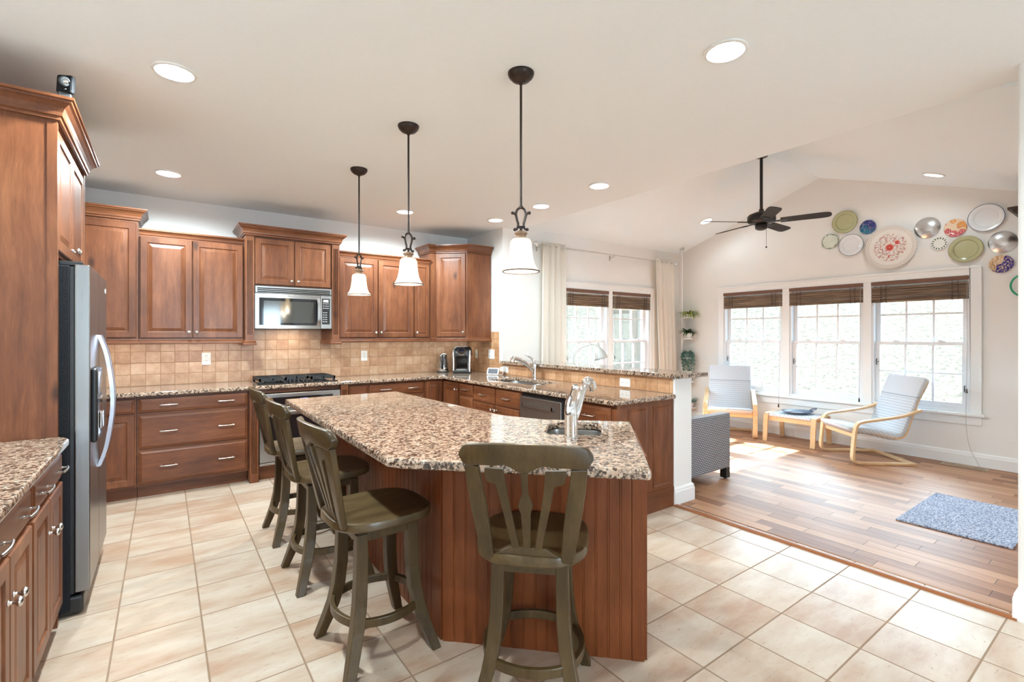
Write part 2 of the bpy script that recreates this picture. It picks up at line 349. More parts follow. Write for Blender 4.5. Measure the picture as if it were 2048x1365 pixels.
# ------------------------------------------------------------------ mesh helpers
class MB:
    def __init__(s): s.v = []; s.f = []
    def add(s, vs_, fs):
        o = len(s.v); s.v += [V(p) for p in vs_]; s.f += [tuple(i+o for i in f) for f in fs]; return s
    def box(s, x0, y0, z0, x1, y1, z1):
        return s.add([(x0,y0,z0),(x1,y0,z0),(x1,y1,z0),(x0,y1,z0),(x0,y0,z1),(x1,y0,z1),(x1,y1,z1),(x0,y1,z1)],
            [(3,2,1,0),(4,5,6,7),(0,1,5,4),(1,2,6,5),(2,3,7,6),(3,0,4,7)])
    def obox(s, o, a, b, c):
        """box from corner o spanned by vectors a, b, c"""
        o, a, b, c = V(o), V(a), V(b), V(c)
        if a.cross(b).dot(c) < 0: a, b = b, a
        return s.add([o, o+a, o+a+b, o+b, o+c, o+a+c, o+a+b+c, o+b+c],
            [(3,2,1,0),(4,5,6,7),(0,1,5,4),(1,2,6,5),(2,3,7,6),(3,0,4,7)])
    def loft(s, loops, closed=True, caps=True, wrap=False):
        n = len(loops[0]); vs_ = [p for l in loops for p in l]; fs = []
        m = len(loops)
        for i in range(m if wrap else m-1):
            for j in range(n if closed else n-1):
                a, b = i*n+j, i*n+(j+1) % n; k = (i+1) % m
                fs.append((a, b, k*n+(j+1) % n, k*n+j))
        if caps and not wrap:
            fs.append(tuple(reversed(range(n)))); fs.append(tuple((m-1)*n+j for j in range(n)))
        return s.add(vs_, fs)
    def tube(s, pts, r, n=8, closed=False, caps=True):
        pts = [V(p) for p in pts]; m = len(pts); loops = []; ref = None
        for i, p in enumerate(pts):
            if closed: d = pts[(i+1) % m]-pts[i-1]
            else: d = pts[min(i+1, m-1)]-pts[max(i-1, 0)]
            d.normalize()
            if ref is None:
                ref = d.orthogonal().normalized()
            else:
                ref = (ref - d*ref.dot(d)); ref = ref.normalized() if ref.length > 1e-6 else d.orthogonal().normalized()
            bb = d.cross(ref); rr = r[i] if isinstance(r, (list, tuple)) else r
            loops.append([p + (ref*cos(2*pi*k/n)+bb*sin(2*pi*k/n))*rr for k in range(n)])
        return s.loft(loops, True, caps, closed)
    def lathe(s, prof, o=(0,0,0), n=24, M=None, close=False, caps=True):
        M = M or Matrix.Identity(3); o = V(o); loops = []
        for r, z in prof:
            loops.append([o + M @ V((max(r, 1e-5)*cos(2*pi*k/n), max(r, 1e-5)*sin(2*pi*k/n), z)) for k in range(n)])
        return s.loft(loops, True, caps and not close, close)
    def prism(s, poly, fn0, fn1):
        """poly: 2D points; fn0/fn1 map them to the two end faces"""
        return s.loft([[fn0(*p) for p in poly], [fn1(*p) for p in poly]])
    def sweep(s, prof, path, closed=False, up=V((0,0,1)), caps=True):
        """prof points (out, up); path is walked so that 'out' lies to its right"""
        path = [V(p) for p in path]; m = len(path); loops = []
        for i in range(m):
            a = (path[i]-path[i-1]).normalized() if (i > 0 or closed) else None
            b = (path[(i+1) % m]-path[i]).normalized() if (i < m-1 or closed) else None
            if a is None: a = b
            if b is None: b = a
            na, nb = a.cross(up), b.cross(up); o = na+nb; o = o/(1+na.dot(nb))
            loops.append([path[i]+o*q[0]+up*q[1] for q in prof])
        return s.loft(loops, True, caps, closed)
    def poly(s, outer, holes, fn, thick):
        """flat plate with holes; fn(u,v)->point, thick = vector to the other face"""
        loops = [list(outer)]+[list(h) for h in holes]
        tri = tessellate_polygon([[V((p[0], p[1], 0)) for p in l] for l in loops])
        flat = [p for l in loops for p in l]; n = len(flat); th = V(thick)
        pts = [V(fn(*p)) for p in flat]; pts2 = [p+th for p in pts]
        fs = []
        for t_ in tri:
            a, b, c = (pts[i] for i in t_)
            nn = (b-a).cross(c-a)
            if nn.length < 1e-12: continue
            t_ = tuple(t_)
            if nn.dot(th) > 0: t_ = t_[::-1]
            fs.append(t_); fs.append(tuple(i+n for i in reversed(t_)))
        k = 0
        for l in loops:
            for j in range(len(l)):
                a, b = k+j, k+(j+1) % len(l); fs.append((a, b, b+n, a+n))
            k += len(l)
        return s.add(pts+pts2, fs)
    def front(s, o, u, n, w, h, rings):
        """cabinet front: rings of (inset, height above the carcass)"""
        o, u, n = V(o), V(u), V(n); z = V((0,0,1)); loops = []
        for i, d in rings:
            loops.append([o+u*i+z*i+n*d, o+u*(w-i)+z*i+n*d, o+u*(w-i)+z*(h-i)+n*d, o+u*i+z*(h-i)+n*d])
        return s.loft(loops)
    def sphere(s, c, r, n=12, m=8, sc_=(1,1,1)):
        c = V(c)
        prof = [(sin(pi*i/m), -cos(pi*i/m)) for i in range(m+1)]
        loops = [[c+V((p[0]*cos(2*pi*k/n)*r*sc_[0]+0, p[0]*sin(2*pi*k/n)*r*sc_[1], p[1]*r*sc_[2])) for k in range(n)] for p in prof]
        return s.loft(loops, True, False)

WL = {}
def build(name, mb, mat, parent=None, smooth=False, bevel=0.0, seg=2, sub=0, fix=True, loc=None):
    me = bpy.data.meshes.new(name)
    off = WL.get(parent.as_pointer(), V((0,0,0))) if parent else (V(loc) if loc else V((0,0,0)))
    me.from_pydata([tuple(p-off) for p in mb.v], [], mb.f); me.validate(clean_customdata=False)
    if fix:
        import bmesh
        bm = bmesh.new(); bm.from_mesh(me)
        bmesh.ops.remove_doubles(bm, verts=bm.verts, dist=1e-6)
        bmesh.ops.recalc_face_normals(bm, faces=bm.faces); bm.to_mesh(me); bm.free()
    me.materials.append(mat)
    o = bpy.data.objects.new(name, me); COL.objects.link(o)
    if parent: o.parent = parent
    elif loc: o.location = loc
    WL[o.as_pointer()] = off
    if bevel:
        b = o.modifiers.new('bevel', 'BEVEL'); b.width = bevel; b.segments = seg; b.limit_method = 'ANGLE'; b.angle_limit = radians(35)
    if sub:
        b = o.modifiers.new('sub', 'SUBSURF'); b.levels = sub; b.render_levels = sub
    if smooth:
        for p in me.polygons: p.use_smooth = True
        if smooth == 'auto':
            b = o.modifiers.new('es', 'EDGE_SPLIT'); b.split_angle = radians(38)
    return o
KEEP = []
def thing(name, label, cat, loc=(0,0,0), group=None):
    o = bpy.data.objects.new(name, None); COL.objects.link(o); o.location = loc; o.empty_display_size = 0.1
    o['label'] = label; o['category'] = cat
    if group: o['group'] = group
    WL[o.as_pointer()] = V(loc); KEEP.append(o); return o
def tag(o, label, cat, group=None):
    o['label'] = label; o['category'] = cat
    if group: o['group'] = group
    return o
def lab(o, label): o['label'] = label; return o
def struct(o, label=None):
    o['kind'] = 'structure'
    if label: o['label'] = label
    return o
def sgroup(name, loc=(0,0,0)):
    o = bpy.data.objects.new(name, None); COL.objects.link(o); o.location = loc; o['kind'] = 'structure'
    WL[o.as_pointer()] = V(loc); KEEP.append(o); return o
def copy_tree(o, parent=None):
    c = o.copy(); COL.objects.link(c)
    if parent: c.parent = parent
    for ch in list(o.children): copy_tree(ch, c)
    return c
def rrect(x0, y0, x1, y1, r, n=6):
    pts = []
    for cx, cy_, a0 in ((x1-r, y0+r, -pi/2), (x1-r, y1-r, 0), (x0+r, y1-r, pi/2), (x0+r, y0+r, pi)):
        for i in range(n+1):
            a = a0+pi/2*i/n; pts.append((cx+r*cos(a), cy_+r*sin(a)))
    return pts
def circ(cx, cy_, r, n=28): return [(cx+r*cos(2*pi*k/n), cy_+r*sin(2*pi*k/n)) for k in range(n)]
def bez(p0, p1, p2, p3, n=10):
    p0, p1, p2, p3 = map(V, (p0, p1, p2, p3)); out = []
    for i in range(n+1):
        t = i/n; out.append(p0*(1-t)**3+p1*3*t*(1-t)**2+p2*3*t*t*(1-t)+p3*t**3)
    return out
def smoothpath(pts, n=6):
    """Catmull-Rom through the points"""
    P = [V(p) for p in pts]; P = [P[0]*2-P[1]]+P+[P[-1]*2-P[-2]]; out = []
    for i in range(1, len(P)-2):
        for k in range(n):
            t = k/n; a, b, c, d = P[i-1:i+3]
            out.append(0.5*((b*2)+(c-a)*t+(a*2-b*5+c*4-d)*t*t+(b*3-a-c*3+d)*t**3))
    out.append(P[-2]); return out

# ------------------------------------------------------------------ room shell
XW, YB, YN, XE, YS = -1.15, 5.70, 4.85, 6.925, 0.46     # left wall, back wall, sunroom far wall, triple-window wall, sunroom near wall
XH, XH2 = 3.36, 3.60                                     # half wall faces
CZ = 2.70; RY, RZ, SL = 2.74, 3.43, 0.336                # flat ceiling, vault ridge and slope
struct(build('floor_tile', MB().box(XW, -4.6, -0.12, 3.42, YB, 0), FLOOR_TILE))
struct(build('floor_wood', MB().box(3.42, -0.2, -0.12, XE+0.1, YN+0.1, 0.004), PLANK))
struct(build('trim_1', MB().sweep([(0, 0), (0.012, 0), (0.020, 0.012), (0.045, 0.014), (0.060, 0.006), (0.060, 0)], [(3.396, 2.40, 0), (3.396, 0.46, 0)], up=V((0,0,1))).sweep([(0,0),(0,0.001),(0.001,0.001)], [(3.43, 2.3, 0.001), (3.43, 2.2, 0.001)]), plain('brown_threshold_wood', srgb(150, 92, 56), 0.35)), 'brown wooden threshold strip between tile and plank floors')
struct(build('wall_back', MB().box(XW, YB, 0, 3.5, YB+0.12, CZ+0.1), PAINT))
struct(build('wall_left', MB().box(XW-0.12, -4.6, 0, XW, YB+0.12, CZ+0.1), PAINT))
struct(build('wall_return', MB().box(XH, YN+0.15, 0, XH+0.22, YB+0.12, CZ+0.1), PAINT))
NW = [(4.36, 5.216), (5.29, 6.15)]; EW = [(1.295, 2.179), (2.25, 3.119), (3.198, 4.069)]
WZ0, WZ1 = 0.555, 2.02
struct(build('wall_north', MB().poly([(XH, 0), (XE+0.15, 0), (XE+0.15, 2.95), (XH, 2.95)],
    [[(NW[0][0], WZ0), (NW[1][1], WZ0), (NW[1][1], WZ1), (NW[0][0], WZ1)]], lambda u, v: (u, YN, v), (0, 0.15, 0)), PAINT))
gab = lambda y: RZ-SL*abs(y-RY)
struct(build('wall_east', MB().poly([(0.3, 0), (5.0, 0), (5.0, gab(5.0)+0.12), (RY, RZ+0.12), (0.3, gab(0.3)+0.12)],
    [[(EW[0][0], WZ0), (EW[2][1], WZ0), (EW[2][1], WZ1), (EW[0][0], WZ1)]], lambda u, v: (XE, u, v), (0.15, 0, 0)), PAINT))
struct(build('wall_south', MB().box(3.58, 0.30, 0, XE, YS, 2.9), PAINT))
struct(build('wall_right', MB().box(XH, -4.6, 0, 3.58, 0.46, CZ+0.05), PAINT, bevel=0.012, seg=3))
struct(build('wall_half', MB().box(XH, 2.40, 0, XH2, YN, 1.035), PAINT, bevel=0.012, seg=3))
struct(build('wall_header', MB().poly([(0.4, CZ+0.10), (5.0, CZ+0.10), (5.0, CZ+0.17), (RY, RZ+0.12), (0.4, CZ+0.17)], [], lambda u, v: (3.50, u, v), (0.08, 0, 0)), PAINT))
# unseen kitchen rear; unglazed opening added and sized to let sky light in
struct(build('wall_rear', MB().poly([(XW-0.12, 0), (3.58, 0), (3.58, CZ+0.1), (XW-0.12, CZ+0.1)],
    [[(0.1, 0.70), (1.9, 0.70), (1.9, 2.12), (0.1, 2.12)]], lambda u, v: (u, -4.66, v), (0, 0.12, 0)), PAINT))
DL = [(2.103, 1.228), (0.040, 2.933), (0.026, 4.80), (3.099, 2.982), (3.108, 3.803), (3.065, 4.57), (2.074, 4.819), (0.040, 1.07)]  # last one is added out of view to brighten the left cabinets
struct(build('ceiling', MB().poly([(XW-0.12, -4.6), (3.58, -4.6), (3.58, YB+0.12), (XW-0.12, YB+0.12)],
    [circ(x, y, 0.078) for x, y in DL], lambda u, v: (u, v, CZ), (0, 0, 0.16)), CEIL))
SLN = [(6.285, 3.965), (6.25, 1.44)]
CN = 1/sqrt(1+SL*SL)
for k, (y0, y1, hole) in enumerate(((RY, 5.02, SLN[0]), (0.25, RY, SLN[1]))):
    hc = [(hole[0]+0.075*cos(2*pi*i/24), hole[1]+0.075*CN*sin(2*pi*i/24)) for i in range(24)]
    struct(build('ceiling_vault', MB().poly([(3.58, y0), (XE+0.15, y0), (XE+0.15, y1), (3.58, y1)], [hc], lambda u, v: (u, v, gab(v)), (0, 0, 0.16)), VAULT))

BBP = [(0, 0), (0.016, 0), (0.016, 0.105), (0.012, 0.118), (0.012, 0.126), (0.006, 0.138), (0, 0.145)]
struct(build('baseboard_east', MB().sweep(BBP, [(XE, YN, 0), (XE, YS, 0)]), TRIM))
struct(build('baseboard_north', MB().sweep(BBP, [(XH2, YN, 0), (XE, YN, 0)]), TRIM))
struct(build('baseboard_south', MB().sweep(BBP, [(XE, YS, 0), (3.58, YS, 0)]), TRIM))
struct(build('baseboard_half', MB().sweep(BBP, [(XH, 2.41, 0), (XH, 2.40, 0), (XH2, 2.40, 0), (XH2, YN, 0)]), TRIM))
struct(build('baseboard_right', MB().sweep(BBP, [(3.58, 0.2, 0), (3.58, 0.46, 0), (XH, 0.46, 0), (XH, -1.0, 0)]), TRIM))
# wall tile
struct(build('wall_back_tile', MB().box(XW, YB-0.010, 0.905, XH, YB, 1.47), TILE_B))
struct(build('wall_return_tile', MB().box(XH-0.008, 4.925, 0.905, XH, YB-0.010, 1.425), TILE_R))
struct(build('wall_half_tile', MB().box(XH-0.008, 2.415, 0.905, XH, 4.925, 1.035), TILE_R))

# ------------------------------------------------------------------ outside
lw = MB(); NX, NY = 36, 36
def hz(x, y):
    d = max(0.0, (x-9.0))*0.36 + max(0.0, (y-7.2))*0.20
    return -0.45 + d + 0.06*sin(x*1.3)*cos(y*0.9)
P = [[(-6+46*i/NX, -14+54*j/NY, 0) for j in range(NY+1)] for i in range(NX+1)]
lw.v = [V((x, y, hz(x, y))) for r in P for x, y, _ in r]
for i in range(NX):
    for j in range(NY):
        a = i*(NY+1)+j
        x, y = P[i][j][:2]
        if -2.6 < x < 6.2 and -4.9 < y < 4.0: continue
        lw.f.append((a, a+NY+1, a+NY+2, a+1))
lo = build('lawn', lw, LAWN, smooth=True); lo['kind'] = 'structure'
def shrub(x, y, s, label, seed):
    rnd = random.Random(seed); z0 = hz(x, y)
    t = thing('shrub', label, 'shrub', (x, y, z0), 'shrubs outside the curtained window')
    st = MB(); lf = MB()
    for k in range(9):
        a = rnd.uniform(0, 2*pi); tip = V((x+cos(a)*s*0.5*rnd.uniform(.3, 1), y+sin(a)*s*0.5*rnd.uniform(.3, 1), z0+s*rnd.uniform(.7, 1.1)))
        st.tube([(x, y, z0), V((x, y, z0))*0.5+tip*0.5+V((0, 0, .08)), tip], [0.012, 0.008, 0.003], 5)
        for q in range(26):
            f = rnd.uniform(.35, 1); c = V((x, y, z0))*(1-f)+tip*f+V((rnd.uniform(-.1, .1), rnd.uniform(-.1, .1), rnd.uniform(-.06, .1)))*s*1.3
            d = V((rnd.uniform(-1, 1), rnd.uniform(-1, 1), rnd.uniform(-.3, 1))).normalized()*0.07; e = d.cross(V((rnd.uniform(-1, 1), 0.3, 1))).normalized()*0.025
            lf.add([c, c+d*.5+e, c+d, c+d*.5-e], [(0, 1, 2, 3)])
    build('stems', st, DARKWOOD, t); build('foliage', lf, LEAF3, t, fix=False)
shrub(6.35, 6.15, 1.15, 'small grey-green shrub outside, behind the rightmost pane of the curtained window', 3)
shrub(5.55, 6.1, 0.85, 'low thin shrub outside, behind the mullion of the curtained window', 5)
br = MB(); br.tube(bez((11.5, 1.2, 4.2), (11.0, 1.9, 3.6), (11.0, 2.4, 3.2), (11.2, 3.2, 3.05), 12), [0.022-0.0015*i for i in range(13)], 6)
br.tube(bez((11.1, 1.75, 3.72), (11.0, 2.0, 3.75), (10.9, 2.3, 3.8), (10.9, 2.7, 3.9), 8), 0.008, 5)
br.tube(smoothpath([(11.4, 0.2, hz(11.4, 0.2)-0.05), (11.45, 0.4, 2.2), (11.5, 1.2, 4.2)], 5), [0.07]*6+[0.05]*4+[0.024], 7)
tag(build('bare_tree', br, DARKWOOD, loc=(11.4, 0.2, hz(11.4, 0.2))), 'thin bare tree with a curving branch on the lawn outside', 'tree')

# ------------------------------------------------------------------ windows
def wbox(mb, P, u0, d0, z0, u1, d1, z1):
    a, b = P(u0, d0, z0), P(u1, d1, z1)
    mb.box(*[min(a[i], b[i]) for i in range(3)], *[max(a[i], b[i]) for i in range(3)]); return mb
PE = lambda u, d, z: (XE+d, u, z)
PN = lambda u, d, z: (u, YN+d, z)
def frame4(mb, P, u0, u1, z0, z1, d0, d1, st, rb, rt):
    wbox(mb, P, u0, d0, z0, u0+st, d1, z1); wbox(mb, P, u1-st, d0, z0, u1, d1, z1)
    wbox(mb, P, u0+st, d0, z0, u1-st, d1, z0+rb); wbox(mb, P, u0+st, d0, z1-rt, u1-st, d1, z1); return mb
def window(idx, P, u0, u1, cleats):
    w = sgroup('window_%d' % idx, P((u0+u1)/2, 0, WZ0))
    zm = (WZ0+WZ1)/2; j = 0.028
    build('frame', frame4(MB(), P, u0, u1, WZ0, WZ1, -0.005, 0.14, j, j, j), VINYL, w)
    for nm, z0, z1, d0, rb, rt in (('lower_sash', WZ0+j, zm+0.02, 0.035, 0.065, 0.036), ('upper_sash', zm-0.016, WZ1-j, 0.075, 0.036, 0.05)):
        m = MB(); a, b = u0+j, u1-j; stw = 0.045
        frame4(m, P, a, b, z0, z1, d0, d0+0.035, stw, rb, rt)
        ga, gb, gz0, gz1 = a+stw, b-stw, z0+rb, z1-rt
        for k in (1, 2):
            uu = ga+(gb-ga)*k/3; wbox(m, P, uu-0.009, d0+0.008, gz0, uu+0.009, d0+0.027, gz1)
        zz = (gz0+gz1)/2; wbox(m, P, ga, d0+0.009, zz-0.009, gb, d0+0.026, zz+0.009)
        s = build(nm, m, VINYL, w)
        build('pane', wbox(MB(), P, ga-0.004, d0+0.015, gz0-0.004, gb+0.004, d0+0.020, gz1+0.004), GLASS, s)
    for f in (0.27, 0.73):
        uu = u0+(u1-u0)*f
        build('lock', wbox(wbox(MB(), P, uu-0.03, 0.03, zm+0.02, uu+0.03, 0.06, zm+0.030), P, uu-0.012, 0.022, zm+0.030, uu+0.035, 0.045, zm+0.038), VINYL, w)
    for uu, zz in cleats:
        c = MB(); c.tube([P(uu, 0.03, zz-0.03), P(uu, 0.01, zz-0.02), P(uu, 0.01, zz+0.03), P(uu, 0.03, zz+0.04)], 0.005, 6)
        c.tube([P(uu, 0.012, zz-0.005), P(uu-0.028, 0.0, zz+0.012)], 0.004, 6)
        build('cord_cleat', c, plain('dark_cleat_metal', (0.09, 0.09, 0.09), 0.4, 0.5) if idx == 1 and 'dark_cleat_metal' not in bpy.data.materials else bpy.data.materials['dark_cleat_metal'], w)
    return w
window(1, PE, *EW[2], [(4.02, 1.02)])
window(2, PE, *EW[1], [(3.07, 1.02)])
window(3, PE, *EW[0], [(2.13, 1.06), (1.345, 0.80)])
window(4, PN, *NW[0], [(4.44, 1.05)])
window(5, PN, *NW[1], [(5.37, 1.05)])
# casings, mullions, sills
def casing(idx, P, units):
    g = sgroup('trim_%d' % idx, P((units[0][0]+units[-1][1])/2, 0, WZ0))
    u0, u1 = units[0][0], units[-1][1]; c = 0.088
    m = MB(); wbox(m, P, u0-c, -0.022, WZ0-0.01, u0+0.004, 0, WZ1+c); wbox(m, P, u1-0.004, -0.022, WZ0-0.01, u1+c, 0, WZ1+c)
    wbox(m, P, u0+0.004, -0.022, WZ1-0.004, u1-0.004, 0, WZ1+c)
    build('casing', m, TRIM, g, bevel=0.006)
    m = MB(); wbox(m, P, u0-c, -0.030, WZ1+c-0.018, u1+c, -0.018, WZ1+c+0.004); wbox(m, P, u0-c-0.004, -0.030, WZ0, u0-c+0.012, -0.018, WZ1+c-0.018); wbox(m, P, u1+c-0.012, -0.030, WZ0, u1+c+0.004, -0.018, WZ1+c-0.018)
    build('back_band', m, TRIM, g, bevel=0.004)
    for (a, b), (c_, d) in zip(units, units[1:]):
        build('mullion', wbox(MB(), P, b-0.006, -0.018, WZ0, c_+0.006, 0.15, WZ1), TRIM, g)
    build('sill', wbox(MB(), P, u0-c-0.03, -0.065, WZ0-0.030, u1+c+0.03, 0.02, WZ0), TRIM, g, bevel=0.008)
    build('apron', wbox(MB(), P, u0-c, -0.020, WZ0-0.125, u1+c, 0, WZ0-0.030), TRIM, g, bevel=0.006)
casing(2, PE, EW)
casing(3, PN, NW)

def blind(P, u0, u1, drop, label, cord_u, cord_z, tail=False):
    t = thing('bamboo_blind', label, 'blind', P((u0+u1)/2, 0.0, WZ1-0.02), 'rolled-up bamboo blinds')
    a, b = u0+0.006, u1-0.006; zt = WZ1-0.004
    build('headrail', wbox(MB(), P, a, -0.030, zt-0.042, b, 0.018, zt), HEADRAIL, t, bevel=0.004)
    m = MB(); zb = zt-drop
    n = 6
    for i in range(n):
        z0 = zb+(drop-0.062)*i/n; off = 0.004*(i % 2)
        wbox(m, P, a+0.004, -0.026+off, z0, b-0.004, 0.016+off-0.004*(i % 3), z0+(drop-0.062)/n-0.002)
    build('folded_slats', m, BAMBOO, t, bevel=0.004)
    for f in (0.1, 0.155, 0.83, 0.885):
        m = MB(); u = a+(b-a)*f
        m.tube([P(u, -0.0, zt-0.03), P(u, -0.032, zt-0.05), P(u, -0.034, zb+0.02), P(u, -0.02, zb-0.004)], 0.0032, 6)
        build('ladder_cord', m, DARKWOOD, t)
    m = MB(); m.tube([P(a+0.01, -0.034, zt-0.045), P((a+b)/2, -0.034, zt-0.056), P(b-0.01, -0.034, zt-0.045)], 0.0022, 5)
    build('lift_cord', m, CORD, t); m = MB()
    pts = [P(cord_u, -0.036, zt-0.045), P(cord_u, -0.038, 1.2)]
    if tail: pts += [P(cord_u, -0.072, 0.75), P(cord_u+0.0, -0.080, 0.45), P(cord_u-0.03, -0.10, 0.22), P(cord_u-0.10, -0.13, 0.06), P(cord_u-0.12, -0.14, 0.02)]
    else: pts += [P(cord_u, -0.074, cord_z)]
    m.tube(smoothpath(pts, 6), 0.0022, 5)
    build('pull_cord', m, CORD, t)
    zz = 0.80 if tail else cord_z
    build('tassel', MB().lathe([(0.002, 0.05), (0.007, 0.04), (0.010, 0.0), (0.001, -0.002)], P(cord_u, -0.060 if tail else -0.074, zz-0.03), 8), DARKWOOD, t, smooth=True)
blind(PE, *EW[2], 0.235, 'rolled bamboo blind over the narrow-looking window behind the corner armchair', EW[2][0]+0.03, 0.42)
blind(PE, *EW[1], 0.235, 'rolled bamboo blind over the middle one of the three joined windows', EW[1][0]+0.03, 0.60)
blind(PE, *EW[0], 0.245, 'rolled bamboo blind with a long cord hanging down to the floor vent', EW[0][0]+0.02, 0.0, True)
blind(PN, *NW[0], 0.230, 'rolled bamboo blind beside the left curtain panel, letting light through its slats', NW[0][0]+0.03, 0.7)
blind(PN, *NW[1], 0.245, 'rolled bamboo blind beside the right curtain panel', NW[1][0]+0.03, 0.7)

# curtains and rod
RZc, RYc = 2.535, 4.755
def curtain(x0, x1, xb0, xb1, folds, label, seed):
    rnd = random.Random(seed); ph = [rnd.uniform(-.5, .5) for _ in range(folds+1)]
    nu, nz = folds*14, 26; loops = []
    for j in range(nz+1):
        t = j/nz; z = 0.03+(RZc+0.045-0.03)*t; row = []
        for i in range(nu+1):
            u = i/nu; k = u*folds
            x = (xb0+(x0-xb0)*t)*(1-u)+(xb1+(x1-xb1)*t)*u
            amp = 0.028*(1-0.25*t) if t < 0.93 else 0.028*(0.75-3.5*(t-0.93))
            amp = max(amp, 0.012)
            y = RYc+0.0 - amp*cos(2*pi*k) - 0.008*sin(2*pi*k*2+ph[int(k) % (folds+1)]*4+3*t)
            row.append((x+0.010*sin(2*pi*k+1.0), y, z))
        loops.append(row)
    m = MB(); m.loft(loops, False, False)
    o = build('curtain', m, CURTAIN, smooth=True, fix=False, loc=((x0+x1)/2, RYc, 0.0))
    s = o.modifiers.new('solid', 'SOLIDIFY'); s.thickness = 0.003
    tag(o, label, 'curtain', 'cream curtain panels')
curtain(3.90, 4.285, 3.87, 4.285, 4, 'cream linen curtain panel hanging beside the kitchen wall end', 1)
curtain(6.17, 6.60, 6.30, 6.68, 4, 'cream linen curtain panel next to the tall plant pole', 2)
t = thing('curtain_rod', 'slim brushed metal curtain rod with round glass finials above the window', 'curtain rod', (5.2, RYc, RZc))
build('rod', MB().tube([(3.86, RYc, RZc), (5.1, RYc, RZc)], 0.0085, 10).tube([(5.0, RYc, RZc), (6.64, RYc, RZc)], 0.0065, 10), NICKEL, t, smooth='auto')
for x, s in ((3.86, -1), (6.64, 1)):
    build('finial', MB().lathe([(0.008, 0), (0.014, 0.006), (0.008, 0.014), (0.020, 0.025), (0.033, 0.045), (0.036, 0.058), (0.030, 0.076), (0.012, 0.090), (0.001, 0.092)], (x, RYc, RZc), 14, Matrix(((0, 0, s), (0, 1, 0), (-s, 0, 0)))), CHROME, t, smooth=True)
for x in (3.885, 5.25, 6.61):
    build('bracket', MB().tube([(x, YN, RZc-0.03), (x, YN-0.04, RZc-0.03), (x, RYc, RZc-0.012)], 0.007, 8).box(x-0.012, YN-0.006, RZc-0.07, x+0.012, YN, RZc+0.0), NICKEL, t)

# ------------------------------------------------------------------ cabinet helpers
DOOR = [(0, 0), (0, 0.015), (0.004, 0.020), (0.050, 0.020), (0.053, 0.014), (0.060, 0.012), (0.088, 0.0185), (0.090, 0.0185)]
DOORS = [(0, 0), (0, 0.015), (0.004, 0.020), (0.036, 0.020), (0.039, 0.014), (0.043, 0.012), (0.056, 0.0185), (0.058, 0.0185)]
DRAWER = [(0, 0), (0, 0.009), (0.004, 0.013), (0.014, 0.015), (0.022, 0.020), (0.024, 0.020)]
CROWN = [(0, 0), (0.012, 0), (0.012, 0.014), (0.020, 0.018), (0.022, 0.034), (0.030, 0.052), (0.046, 0.068), (0.056, 0.074), (0.058, 0.082), (0.066, 0.086), (0.066, 0.098), (0, 0.098)]
CROWNS = [(0, 0), (0.008, 0), (0.008, 0.012), (0.014, 0.016), (0.018, 0.034), (0.030, 0.050), (0.038, 0.054), (0.038, 0.068), (0, 0.068)]
RAIL = [(0, 0), (0.016, 0), (0.020, 0.006), (0.020, 0.020), (0.012, 0.028), (0.014, 0.036), (0.010, 0.046), (0, 0.046)]
EX, EY, EZ = V((1, 0, 0)), V((0, 1, 0)), V((0, 0, 1))
def pull(parent, c, u, n, L=0.10):
    c, u, n = V(c), V(u), V(n); m = MB()
    for s in (-1, 1):
        p = c+u*(s*L*0.5); m.tube([p, p+n*0.010, p+n*0.012, p+n*0.028], [0.006, 0.006, 0.0042, 0.0042], 8)
    m.tube(smoothpath([c-u*(L*0.62)+n*0.026, c-u*(L*0.45)+n*0.029, c+n*0.033, c+u*(L*0.45)+n*0.029, c+u*(L*0.62)+n*0.026], 3), 0.0048, 8)
    return build('pull', m, NICKEL, parent, smooth='auto')
def knob(parent, c, n):
    n = V(n).normalized(); a = n.orthogonal().normalized(); b = n.cross(a)
    M = Matrix((a, b, n)).transposed()
    return build('knob', MB().lathe([(0.009, 0), (0.009, 0.003), (0.005, 0.006), (0.0045, 0.014), (0.008, 0.018), (0.0145, 0.023), (0.0155, 0.028), (0.013, 0.033), (0.005, 0.036), (0.0005, 0.0365)], c, 14, M), NICKEL, parent, smooth=True)
def door(t, o, u, n, w, h, mat, knob_at=None, rings=None):
    u, n = V(u), V(n)
    d = build('door', MB().front(o, u, n, w, h, rings or (DOOR if w > 0.26 else DOORS)), mat, t)
    if knob_at: knob(d, V(o)+u*knob_at[0]+EZ*knob_at[1]+n*0.020, n)
    return d
def drawer(t, o, u, n, w, h, mat, pulls=()):
    u, n = V(u), V(n)
    d = build('drawer', MB().front(o, u, n, w, h, DRAWER), mat, t)
    for f in pulls: pull(d, V(o)+u*f+EZ*(h*0.5)+n*0.020, u, n)
    return d
def pilaster(t, x0, x1, yb, yf, z0, z1, mat):
    m = MB(); w = x1-x0; foot, top = 0.085, 0.05
    m.box(x0, yf, z0, x1, yb, z0+foot); m.box(x0, yf, z1-top, x1, yb, z1)
    pts = [(x0, yb), (x0, yf)]; k = 4; mrg = w*0.17
    for i in range(k):
        a = x0+mrg+(w-2*mrg)*(i+0.16)/k; b = x0+mrg+(w-2*mrg)*(i+0.84)/k
        pts += [(a, yf), ((a+b)/2-0.0025, yf+0.010), ((a+b)/2+0.0025, yf+0.010), (b, yf)]
    pts += [(x1, yf), (x1, yb)]
    m.loft([[(x, y, z0+foot) for x, y in pts], [(x, y, z1-top) for x, y in pts]])
    return build('fluted_pilaster', m, mat, t)
def crown(t, path, z, prof=CROWN, mat=None):
    return build('crown_molding', MB().sweep(prof, [(x, y, z) for x, y in path]), mat or W_X, t)
def lrail(t, path, z=1.302, mat=None):
    return build('light_rail', MB().sweep(RAIL, [(x, y, z) for x, y in path]), mat or W_X, t)
